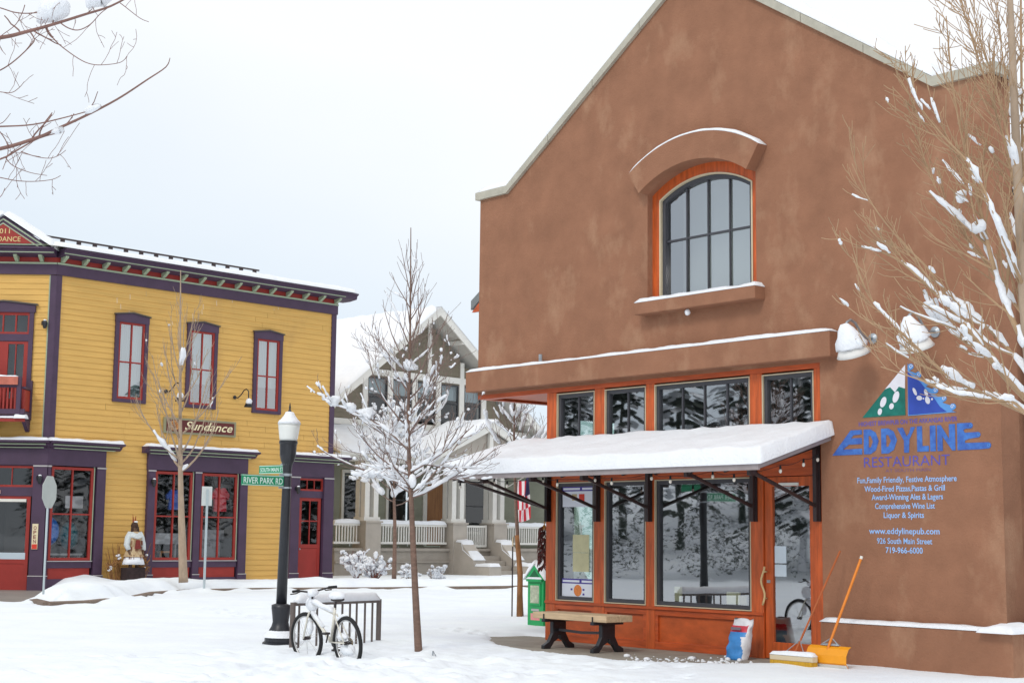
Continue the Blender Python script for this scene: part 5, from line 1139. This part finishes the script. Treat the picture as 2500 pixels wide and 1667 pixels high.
m = MB(); m.box(-.30, .30, -.2, .2, .0, .42); m.v = [(x+.03*noise.noise((x*9, y*9, z*9)), y, z) for x, y, z in m.v]; m.build('dark_base', mat('statue_base', (50, 36, 36), 1, .9, var=.4, scale=9), t, bevel=.03)
m = MB(); m.tube([(-.02, .05, 1.68), (-.03, .08, 1.92)], [.03, .006], 5); m.tube([(.03, .05, 1.66), (.07, .08, 1.88)], [.035, .008], 5); m.build('feather', mat('feather_red', (142, 54, 36), 1, .9), t)
m = MB(); m.blob((.015, -.02, 1.715), .06, .07, .03, 8, 5); m.build('snow', SNOW, t, smooth=True)
t = thing('dried_stalks', 'bundle of dry brown stalks with snow standing around the fringed figure', 'dried plants', WB(2.5, .38, .15), RZB)
rg = random.Random(12); m = MB(); sm = MB()
for i in range(46):
    x = rg.choice((-1, 1))*rg.uniform(.22, .55); h_ = rg.uniform(.6, 1.35)*(1.1-.5*abs(x)); lx = x*rg.uniform(.1, .5); m.tube([(x, rg.uniform(-.1, .1), 0), (x+lx*.4, rg.uniform(-.1, .1), h_*.5), (x+lx, rg.uniform(-.15, .1), h_)], [.016, .012, .005], 4)
    if rg.random() < .5: m.tube([(x+lx*.4, 0, h_*.5), (x+lx*.4+rg.uniform(-.2, .2), -.05, h_*.5+.15), (x+lx*.4+rg.uniform(-.3, .3), -.08, h_*.5-.05)], [.012, .02, .003], 4)
    if rg.random() < .3: sm.blob((x+lx*.6, -.03, h_*.7), .05, .05, .035, 6, 5, rg, .2)
m.build('stalks', mat('dry_stalk', (146, 104, 62), 1, .9, var=.4, scale=12), t); sm.build('snow', SNOW, t, smooth=True)

# ------------------------------------------------------------------ trees
class Tree:
    def __init__(s, seed): s.r = random.Random(seed); s.lines = []   # (points, radii, level)
    def line(s, pts, r0, r1, lvl=0, smooth=3):
        pts = [Vector(p) for p in pts]; out = []
        for i in range(len(pts)-1):                           # Catmull-Rom through the given points
            p0, p1, p2, p3 = pts[max(i-1, 0)], pts[i], pts[i+1], pts[min(i+2, len(pts)-1)]
            for k in range(smooth):
                t = k/smooth; out.append(.5*((2*p1)+(p2-p0)*t+(2*p0-5*p1+4*p2-p3)*t*t+(3*p1-p0-3*p2+p3)*t**3))
        out.append(pts[-1]); n = len(out)
        rad = [r0+(r1-r0)*(i/(n-1))**.8 for i in range(n)]
        s.lines.append((out, rad, lvl)); return out, rad
    def grow(s, p, d, Ln, r, lvl, up=.12, wob=.16, n=6, r_end=.35, maxlvl=3, sub=(3, 5), ang=(28, 55), ratio=(.35, .62), start=.2, thin=.0016):
        R = s.r; pts = [Vector(p)]; d = d.normalized()
        for i in range(n):
            d = (d+Vector((R.uniform(-wob, wob), R.uniform(-wob, wob), R.uniform(-wob, wob)*.7+up))).normalized(); pts.append(pts[-1]+d*Ln/n)
        rad = [max(thin, r*(1-(1-r_end)*i/n)) for i in range(n+1)]; s.lines.append((pts, rad, lvl))
        if lvl < maxlvl: s.sprout(pts, rad, lvl, Ln, R.randint(*sub), up, wob, maxlvl, sub, ang, ratio, start, thin)
        return pts, rad
    def sprout(s, pts, rad, lvl, Ln, k, up=.12, wob=.16, maxlvl=3, sub=(3, 5), ang=(28, 55), ratio=(.35, .62), start=.2, thin=.0016, bias=None):
        R = s.r; n = len(pts)-1
        for j in range(k):
            f = start+(1-start)*(j+R.random()*.8)/k; i = min(int(f*n), n-1); q = pts[i].lerp(pts[i+1], f*n-i); t = (pts[i+1]-pts[i]).normalized()
            ax = t.orthogonal().normalized(); ax.rotate(Matrix.Rotation(R.uniform(0, 2*PI), 3, t)); dd = t.copy(); dd.rotate(Matrix.Rotation(math.radians(R.uniform(*ang)), 3, ax))
            if bias is not None: dd = (dd+bias*R.uniform(.2, 1)).normalized()
            s.grow(q, dd, Ln*R.uniform(*ratio)*(1.15-.6*f), max(thin, rad[i]*R.uniform(.45, .7)), lvl+1, up, wob, 5, .4, maxlvl, sub, ang, ratio, .15, thin)
    def mesh(s, lvls=None, k=(9, 7, 5, 4, 3)):
        m = MB()
        for pts, rad, lvl in s.lines:
            if lvls is None or lvl in lvls: m.tube(pts, rad, k[min(lvl, 4)], cap=rad[-1] > .004)
        return m
    def snow(s, prob, size=1.0, zmin=-9, zmax=99, rmin=.002, seed=0, lens=(2, 5), filt=None):
        """lumps of snow held on the upper side of the branches"""
        R = random.Random(seed); m = MB()
        for pts, rad, lvl in s.lines:
            i = 0
            while i < len(pts)-1:
                seg = pts[i+1]-pts[i]; sl = abs(seg.normalized().z) if seg.length > 1e-6 else 1; z = pts[i].z
                pr = prob(z, rad[i], sl) if callable(prob) else prob
                if zmin < z < zmax and rad[i] > rmin and R.random() < pr*(1-sl**3) and (filt is None or filt(pts[i])):
                    run = min(R.randint(*lens), len(pts)-1-i); q = pts[i:i+run+1]; h = size*(.012+1.5*min(rad[i], .02))*R.uniform(.8, 1.7)
                    fine = []
                    for a, c in zip(q, q[1:]): fine += [a, a.lerp(c, .5)]
                    fine.append(q[-1]); nn = len(fine); pr_, pp = [], []
                    for j, p in enumerate(fine):
                        e_ = math.sin(PI*(j+.6)/(nn+.2)); rr = h*(.35+.65*e_)*R.uniform(.7, 1.35); pr_.append(rr); pp.append(p+Vector((R.uniform(-.2, .2)*h, R.uniform(-.2, .2)*h, rad[i]*.5+rr*.55)))
                    m.tube(pp, pr_, 7, flat=R.uniform(.75, 1.15)); i += run
                i += 1
        m.v = [tuple(Vector(v)+noise.noise_vector(Vector(v)*26)*.008*size+noise.noise_vector(Vector(v)*60)*.007*size) for v in m.v]
        return m
    def nearest(s, c, lo=.002):
        best, bd = None, 9
        for pts, rad, lvl in s.lines:
            for p, r in zip(pts, rad):
                if r > lo and (p-c).length < bd: best, bd = p, (p-c).length
        return best
    def lump(s, m, c, rx, ry, rz):
        p = s.nearest(c); n0 = len(m.v); m.blob(p+Vector((0, 0, rz*.6)), rx, ry, rz, 10, 7, s.r, .12)
        for i in range(n0, len(m.v)): v = Vector(m.v[i]); m.v[i] = tuple(v+noise.noise_vector(v*13)*rx*.7+noise.noise_vector(v*40)*rx*.25)
def finish(name, label, pos, tree, bark, trunk_lvls, snow, cat='tree', twig=None, group=None):
    t = thing(name, label, cat, pos, 0, group)
    off = Vector(pos)
    for key, mm, mt, sm in (('trunk', tree.mesh(trunk_lvls), bark, True), ('branches', tree.mesh([l for l in range(6) if l not in trunk_lvls]), twig or bark, True), ('snow', snow, SNOW, True)):
        if mm and mm.v:
            mm.v = [(v[0]-off.x, v[1]-off.y, v[2]-off.z) for v in mm.v]; 
            o = mm.build(key, mt, t, smooth=sm)
            if key != 'trunk': o['kind'] = 'stuff'
    return t

# slim tree in the middle of the picture
D0 = 21.23; T = Tree(11)
base = at(1022, 1600, D0); base.z = 0.0
tr, trr = T.line([base, at(1014, 1450, D0), at(1007, 1300, D0), at(1002, 1180, D0+.02), at(996, 1040, D0+.03), at(1000, 900, D0), at(1002, 740, D0-.02), at(1003, 556, D0)], .058, .006, 0, 5)
R = T.r
def trunk_at(z):
    for a, b_, r in zip(tr, tr[1:], trr):
        if a.z <= z <= b_.z: return a.lerp(b_, (z-a.z)/(b_.z-a.z)), r
    return tr[-1], trr[-1]
for i in range(36):
    f = i/35; z = 2.12+(5.15-2.12)*f**1.05+R.uniform(-.05, .05); p, r = trunk_at(z)
    az = i*2.399+R.uniform(-.4, .4); el = math.radians(12+56*f+R.uniform(-8, 8)); Ln = (1.5-.85*f)*R.uniform(.7, 1.15)
    d = Vector((math.cos(az)*math.cos(el), math.sin(az)*math.cos(el), math.sin(el)))
    T.grow(p, d, Ln, r*.36+.004, 1, .10+.05*f, .15, 8, .3, 3 if f < .6 else 2, (4, 7) if f < .6 else (3, 4), (22, 52), (.36, .64), .15, .0026)
for pts in ([at(997, 1190, D0), at(940, 1165, D0-.1), at(870, 1140, D0-.2), at(800, 1108, D0-.3), at(775, 1088, D0-.3)], [at(998, 1100, D0), at(945, 1050, D0-.1), at(880, 1010, D0-.15), at(810, 985, D0-.2), at(772, 935, D0-.2)], [at(1004, 1205, D0), at(1040, 1175, D0-.1), at(1090, 1120, D0-.2), at(1140, 1050, D0-.2)], [at(1000, 1010, D0), at(1050, 940, D0-.15), at(1085, 880, D0-.2)]):
    a, b_ = T.line(pts, .017, .006, 1, 4); T.sprout(a, b_, 1, 1.1, 8, .10, .16, 3, (2, 4), (25, 55), (.3, .5), .15, .0022)
sn = T.snow(lambda z, r, sl: .62 if z < 3.5 else .38 if z < 4.1 else .06, .6, 1.9, 9, .0055, 3, (2, 5))
s2 = T.snow(lambda z, r, sl: .13 if z < 3.4 else .11 if z < 4.1 else .03, .8, 1.9, 9, .0015, 4, (1, 3))
k_ = len(sn.v); sn.v += s2.v; sn.f += [tuple(q+k_ for q in f) for f in s2.f]; sn.m += s2.m
sn.blob(trunk_at(2.35)[0]+Vector((.03, -.05, 0)), .06, .05, .10, 8, 6, R, .15)
for q in ((1050, 945), (905, 1010), (905, 1165), (860, 1000), (1010, 905), (800, 1005)): T.lump(sn, at(q[0], q[1], D0-.15), R.uniform(.07, .12), .08, R.uniform(.05, .08))
finish('bare_tree', 'slim bare young tree with snow-laden lower branches, standing in the middle beside the bicycle', base, T, BARK, [0], sn, twig=BARKG)

# tree in front of the yellow wall
D1 = 41.5; T = Tree(23); base = at(448, 1412, D1); base.z = .3
tr, trr = T.line([base, at(444, 1300, D1), at(441, 1185, D1), at(440, 1050, D1), at(440, 850, D1), at(441, 660, D1)], .13, .012, 0, 5); R = T.r
for i in range(20):
    f = i/19; z = 3.15+3.2*f**1.2+R.uniform(-.1, .1); p, r = trunk_at(z); az = i*2.4+R.uniform(-.4, .4); el = math.radians(25+40*f+R.uniform(-8, 8))
    T.grow(p, Vector((math.cos(az)*math.cos(el), math.sin(az)*math.cos(el), math.sin(el))), (2.5-.7*f)*R.uniform(.8, 1.1), r*.4+.004, 1, .16, .10, 8, .3, 3, (2, 4), (18, 42), (.4, .6), .25, .004)
finish('bare_tree', 'pale barked bare tree with upswept twigs in front of the yellow wall', base, T, BARKT, [0], T.snow(lambda z, r, sl: .28 if z < 3.9 else .02, 1.3, 2.5, 9, .003, 5, (1, 3)), twig=BARKT)

# slight tree before the house porch
D2 = 47; T = Tree(31); base = at(962, 1404, D2); base.z = .3
tr, trr = T.line([base, at(964, 1300, D2), at(962, 1215, D2), at(961, 1120, D2), at(960, 1000, D2)], .075, .02, 0, 4); R = T.r
for i in range(22):
    f = i/21; z = 2.5+2.4*f; p, r = trunk_at(z); az = i*2.4+R.uniform(-.4, .4); el = math.radians(12+45*f)
    T.grow(p, Vector((math.cos(az)*math.cos(el), math.sin(az)*math.cos(el), math.sin(el))), (2.1-1.0*f)*R.uniform(.8, 1.1), r*.45, 1, .10, .16, 7, .3, 3, (3, 5), (25, 50), (.35, .55), .2, .005)
finish('bare_tree', 'small snowy tree with a thin brown trunk before the house porch', base, T, BARK, [0], T.snow(.42, 1.9, 2.3, 9, .004, 6), twig=BARKG)

# snowy tree by the left end of the restaurant, tied to a stake
D3 = 31.0; T = Tree(43); base = at(1272, 1508, D3); base.z = .0
tr, trr = T.line([base, at(1268, 1400, D3), at(1262, 1280, D3), at(1258, 1190, D3), at(1255, 1080, D3), at(1256, 970, D3)], .058, .016, 0, 4); R = T.r
for i in range(20):
    f = i/19; z = 2.9+1.5*f; p, r = trunk_at(z); az = i*2.4+R.uniform(-.4, .4); el = math.radians(28+35*f)
    T.grow(p, Vector((math.cos(az)*math.cos(el), math.sin(az)*math.cos(el), math.sin(el))), (1.25-.5*f)*R.uniform(.8, 1.1), r*.45, 1, .12, .14, 7, .3, 3, (2, 4), (25, 48), (.35, .55), .25, .003)
tt = finish('bare_tree', 'snowy young tree with a brown lower trunk left of the green newspaper box', base, T, BARK, [0], T.snow(.34, 1.4, 2.2, 9, .003, 7), twig=BARKG)
t = thing('tree_stake', 'rough brown wooden stake leaning along the young tree trunk', 'stake', at(1266, 1508, D3-.3)); m = MB(); o_ = at(1266, 1508, D3-.3); m.tube([at(1268, 1512, D3-.3)-o_, at(1270, 1400, D3-.25)-o_, at(1262, 1306, D3-.2)-o_], [.06, .055, .045], 8); m.build('post', mat('stake_wood', (146, 100, 62), 1, .9, var=.4, scale=9, stretch=(1, 1, .4), bump=.3), t, smooth=True)

# big branch at the upper left, from a tree just outside the frame
D4 = 9.0; T = Tree(57); Z = lambda a, b_, d=0: at(a*.3188, b_*.3188, D4+d)
base = Z(-2400, 300); base = Vector((base.x, D4, 0)); R = T.r
tr, trr = T.line([base, base+Vector((.05, 0, 1.5)), base+Vector((.0, 0, 3.0)), base+Vector((.08, .0, 4.6)), base+Vector((.1, .05, 6.5))], .11, .04, 0, 5)
limbs = [([trunk_at(3.6)[0], Z(-1400, 420, .1), Z(-500, 345), (0, 290), (200, 245), (400, 190), (650, 112), (850, 48), (1050, -60)], .019, .005),
         ([trunk_at(2.9)[0], Z(-1300, 1260, .1), Z(-400, 1190), (0, 1140), (300, 1050), (420, 995), (650, 890), (900, 760), (1130, 610), (1270, 515), (1302, 445)], .018, .0022),
         ([Z(-400, 985, -.1), (0, 970, -.05), (250, 955, -.05), (500, 900, -.05), (700, 845)], .006, .003),
         ([Z(-300, 1280, .05), (0, 1220), (150, 1140), (300, 1060), (480, 1010)], .007, .003),
         ([(360, 215), (380, 255), (450, 340), (600, 450), (700, 493), (800, 498), (920, 480), (975, 435)], .0042, .0018),
         ([(460, 175), (520, 215), (600, 232), (690, 190), (770, 105), (830, 60)], .0042, .0022), ([(-150, 590), (0, 540), (120, 460), (240, 345), (262, 300), (230, 240)], .0045, .003),
         ([(-200, 10), (0, 62), (120, 98), (250, 102), (420, 70), (500, -20)], .004, .003), ([(405, 185), (420, 100), (470, 20), (500, -40)], .004, .003),
         ([(920, 25), (960, 55), (1070, 140), (1140, 170)], .003, .0018), ([(160, 1160), (240, 1190), (330, 1210), (400, 1210), (460, 1185), (505, 1150)], .003, .0017),
         ([(40, 1205), (100, 1270), (230, 1322), (360, 1345)], .003, .0017), ([(-100, 1340), (0, 1360), (130, 1385), (270, 1390), (400, 1375), (465, 1345)], .0034, .0018), ([(-80, 690), (0, 705), (90, 710), (150, 670), (185, 628)], .003, .0018),
         ([(190, 40), (170, 100), (120, 190), (30, 260), (-40, 310)], .003, .002), ([(0, 1010), (50, 1090), (60, 1180), (20, 1300)], .0035, .002), ([(-60, 960), (20, 940), (80, 870)], .003, .0016), ([(-50, 1540), (10, 1500), (38, 1440)], .003, .0016)]
for pts, r0, r1 in limbs:
    P_ = [p if isinstance(p, Vector) else Z(*p) for p in pts]
    a, b_ = T.line(P_, r0, r1, 1, 4)
    for i in range(3, len(a)-1):                              # short spur twigs with buds
        if R.random() < .30 and a[i].x > -4.2:
            d = Vector((R.uniform(-.3, .9), R.uniform(-.5, .5), R.choice((1, 1, -.7))*R.uniform(.4, 1))); q, rr = T.grow(a[i], d, R.uniform(.07, .26), max(.0016, b_[i]*.5), 2, .03, .25, 5, .6, 3, (0, 2), (30, 60), (.3, .5), .3, .0015)
for i in range(12):                                           # limbs on the far side of the trunk
    p, r = trunk_at(2.6+.3*i); az = math.radians(R.uniform(-58, 58)); el = math.radians(R.uniform(25, 55))
    T.grow(p, Vector((-math.cos(az)*math.cos(el), math.sin(az)*math.cos(el), math.sin(el))), R.uniform(1.2, 1.9), r*.4, 1, .10, .14, 8, .25, 3, (4, 6), (22, 50), (.35, .6), .15, .0026)
sn = T.snow(.03, .9, 0, 9, .003, 8)
for c0, c1, s_ in (((290, 205), (520, 140), 1.0), ((670, 90), (860, 20), 1.05), ((20, 1040), (90, 1080), .0)):
    if s_: sn.tube([Z(c0[0]+(c1[0]-c0[0])*f, c0[1]+(c1[1]-c0[1])*f, .02)+Vector((0, 0, .07*math.sin(PI*(f*.9+.05))))+Vector((0, 0, .012)) for f in (0, .12, .3, .5, .7, .88, 1)], [.012, .04, .075, .095, .085, .06, .015], 9)
finish('bare_tree', 'reddish bare branches reaching in at the upper left, two with lumps of snow', base, T, BARKG, [0], sn, twig=mat('red_twig', (128, 96, 88), 1, .8, var=.2))

# big tree at the right edge, snow heaped on its limbs
D5 = 11.0; T = Tree(71); R = T.r; A_ = lambda x, y, d=0: at(x, y, D5+d)
base = A_(2570, 1700); base = Vector((base.x, D5, 0))
tr, trr = T.line([base, A_(2560, 1500), A_(2545, 1250), A_(2530, 1020), A_(2505, 760), A_(2490, 520), A_(2478, 280), A_(2466, 0), A_(2452, -260)], .085, .016, 0, 4)
LIMBS = [([(2530, 1000), (2440, 905, -.2), (2360, 800, -.35), (2290, 720, -.4), (2200, 640, -.4), (2150, 615, -.4)], .026, .005, 12),
         ([(2510, 860), (2450, 730, .1), (2415, 610, .2), (2395, 520, .2), (2375, 430, .2), (2350, 340, .2), (2325, 200, .2), (2310, 40, .2)], .024, .004, 12),
         ([(2535, 1020), (2430, 975, -.3), (2320, 920, -.5), (2240, 850, -.6), (2180, 790, -.6), (2120, 720, -.6), (2080, 620, -.6)], .019, .003, 10),
         ([(2540, 1060), (2480, 985, -.5), (2420, 975, -.6), (2330, 960, -.7), (2240, 925, -.8), (2150, 895, -.8)], .014, .003, 8),
         ([(2520, 930), (2460, 850, .3), (2400, 790, .35), (2330, 735, .4), (2260, 650, .4), (2200, 590, .4), (2130, 500, .4), (2080, 400, .4)], .017, .003, 12),
         ([(2498, 700), (2440, 560, -.3), (2380, 420, -.4), (2300, 330, -.4), (2240, 250, -.45), (2205, 150, -.45)], .014, .003, 12),
         ([(2495, 600), (2470, 420, .3), (2430, 270, .35), (2380, 120, .4), (2340, -20, .4)], .012, .004, 9),
         ([(2484, 420), (2440, 250, -.2), (2400, 120, -.3), (2350, 10, -.3)], .009, .003, 9), ([(2500, 760), (2498, 500, .05), (2494, 200, .08), (2492, -50, .1)], .016, .007, 7),
         ([(2480, 330), (2450, 160, .3), (2430, -40, .4)], .007, .003, 6), ([(2505, 780), (2440, 690, .5), (2350, 560, .6), (2280, 450, .7), (2240, 330, .7)], .012, .003, 10)]
for pts, r0, r1, k in LIMBS:
    a, b_ = T.line([A_(*p) for p in pts], r0, r1, 1, 4)
    T.sprout(a, b_, 1, 1.0, k+(12 if pts[1][1] < 800 else 2), .10, .15, 3, (4, 7), (20, 52), (.32, .66), .08, .0026, Vector((-.5, 0, .3)))
for i in range(14):                                           # limbs on the far side of the trunk
    p, r = trunk_at(2.2+.22*i); az = math.radians(R.uniform(-58, 58)); el = math.radians(R.uniform(25, 55))
    T.grow(p, Vector((math.cos(az)*math.cos(el), math.sin(az)*math.cos(el), math.sin(el))), R.uniform(1.2, 1.9), r*.4, 1, .10, .14, 8, .25, 3, (4, 6), (22, 50), (.35, .6), .15, .0026)
sn = T.snow(lambda z, r, sl: .52, .64, 0, 4.9, .0085, 9, (2, 5))
s2 = T.snow(lambda z, r, sl: .13 if r > .0042 else .016, .62, 0, 4.7, .0017, 10, (1, 3))
k_ = len(sn.v); sn.v += s2.v; sn.f += [tuple(q+k_ for q in f) for f in s2.f]; sn.m += s2.m
for q in ((2345, 480, .2), (2265, 745, -.3), (2390, 560, .2)):
    T.lump(sn, A_(*q), R.uniform(.03, .055), R.uniform(.03, .045), R.uniform(.03, .065))
finish('bare_tree', 'large tan barked tree at the right edge with thick snow along its limbs', base, T, BARKT, [0], sn, twig=mat('tan_twig', (172, 142, 110), 1, .8, var=.2))

# low shrubs by the house steps
def shrub(px, py, d, w, h, seed, label, reddish):
    p = at(px, py, d); p.z = .25; T = Tree(seed); R = T.r
    for i in range(26): az = R.uniform(0, 6.28); el = math.radians(R.uniform(25, 85)); T.grow(p+Vector((R.uniform(-.2, .2)*w, R.uniform(-.2, .2)*w, 0)), Vector((math.cos(az)*math.cos(el)*w/h, math.sin(az)*math.cos(el)*w/h, math.sin(el))), h*R.uniform(.6, 1), .012, 1, 0, .25, 5, .5, 2, (3, 5), (25, 60), (.4, .6), .2, .005)
    t = thing('shrub', label, 'shrub', p, 0, 'snowy shrubs by the house'); bm1 = T.mesh(); sn = T.snow(.30, 2.2, 0, 9, .004, seed)
    for mm in (bm1, sn): mm.v = [(v[0]-p.x, v[1]-p.y, v[2]-p.z) for v in mm.v]
    bm1.build('twigs', mat('shrub_red' if reddish else 'shrub_tan', (112, 66, 56) if reddish else (150, 122, 100), 1, .9, var=.3), t); sn.build('snow', SNOW, t, smooth=True)
shrub(912, 1396, 48.5, .7, .75, 81, 'dark red snowy shrub left of the thin-trunked tree by the house', True)
shrub(870, 1385, 49.5, .35, .9, 82, 'rusty upright shrub against the house foundation', True)
shrub(1000, 1398, 49, .5, .45, 83, 'low tan shrub just right of the slim tree trunk by the house', False)
shrub(1062, 1395, 50, .6, .4, 84, 'low snow-heaped shrub left of the house steps', False)

# ------------------------------------------------------------------ across the street (seen in the windows)
g = MB(); n = 24
for i in range(n):
    y0, y1 = -70+150*i/n, -70+150*(i+1)/n; h0, h1 = 8+3*noise.noise((y0*.05, 0, 0)), 8+3*noise.noise((y1*.05, 0, 0))
    g.quad((-44, y0, -.2), (-44, y1, -.2), (-95, y1, h1), (-95, y0, h0)); g.quad((-95, y0, h0), (-95, y1, h1), (-160, y1, h1+8), (-160, y0, h0+8))
structure(g.build('hillside', GSNOW, smooth=True))
rg = random.Random(99); dk, sn = MB(), MB(); dk.mi = 0
def conifer(x, y, z, h):
    dk.tube([(x, y, z-.5), (x, y, z+h*.9)], [h*.018, h*.004], 5)
    for i in range(330):
        f = rg.random()**.75; r = h*.24*(1-f)+.1; a = rg.uniform(0, 6.28); q = Vector((x+math.cos(a)*r*rg.uniform(.35, 1), y+math.sin(a)*r*rg.uniform(.35, 1), z+h*(.10+.9*f))); o = Vector((math.cos(a), math.sin(a), -.45))*h*.05; s_ = Vector((-math.sin(a), math.cos(a), 0))*h*.032
        dk.mi = 1 if rg.random() < .38 else 0; nn = dk.add((q-s_*.4, q+o*.6-s_, q+o*1.3, q+o*.6+s_, q+s_*.4)); dk.face(nn, nn+1, nn+2, nn+3, nn+4)
for i in range(95): x = -rg.uniform(46, 74); conifer(x, rg.uniform(-45, 55), max(0, (-x-44)*.16), rg.uniform(7, 14))
for i in range(30): conifer(rg.uniform(-50, 45), rg.uniform(-70, -52), 0, rg.uniform(8, 13))
for i in range(46): conifer(rg.uniform(33, 56), rg.uniform(-2, 74), 0, rg.uniform(7, 12))  # unseen trees added at the right to darken the yellow shopfronts' reflections
for i in range(330):                                          # snow-bent brush along the foot of the wood
    x, y = (-rg.uniform(41, 47), rg.uniform(-14, 46)) if i < 240 else (rg.uniform(29, 36), rg.uniform(5, 60)); h = rg.uniform(1.2, 5.5)  # the right-hand brush is added with those unseen trees
    for j in range(130):
        a = rg.uniform(0, 6.28); u = rg.random()**.6; rr = .9*math.sin(PI*min(1, u*.9+.12))*h*.3
        q = Vector((x+math.cos(a)*rr, y+math.sin(a)*rr, -.1+h*u)); s_ = Vector((rg.uniform(-1, 1), rg.uniform(-1, 1), rg.uniform(-.6, .6)))*.11; o = Vector((rg.uniform(-1, 1), rg.uniform(-1, 1), rg.uniform(-1, .4)))*.17
        dk.mi = 1 if rg.random() < .40 else 0; nn = dk.add((q-s_, q+o*.4, q+s_, q+o)); dk.face(nn, nn+1, nn+2, nn+3)
w = dk.build('far_wood', [mat('conifer', (46, 56, 48), 1, .9, var=.3), SNOW]); w['kind'] = 'stuff'; w['label'] = 'dark snowy conifer wood across the street, with unseen trees added at the right'
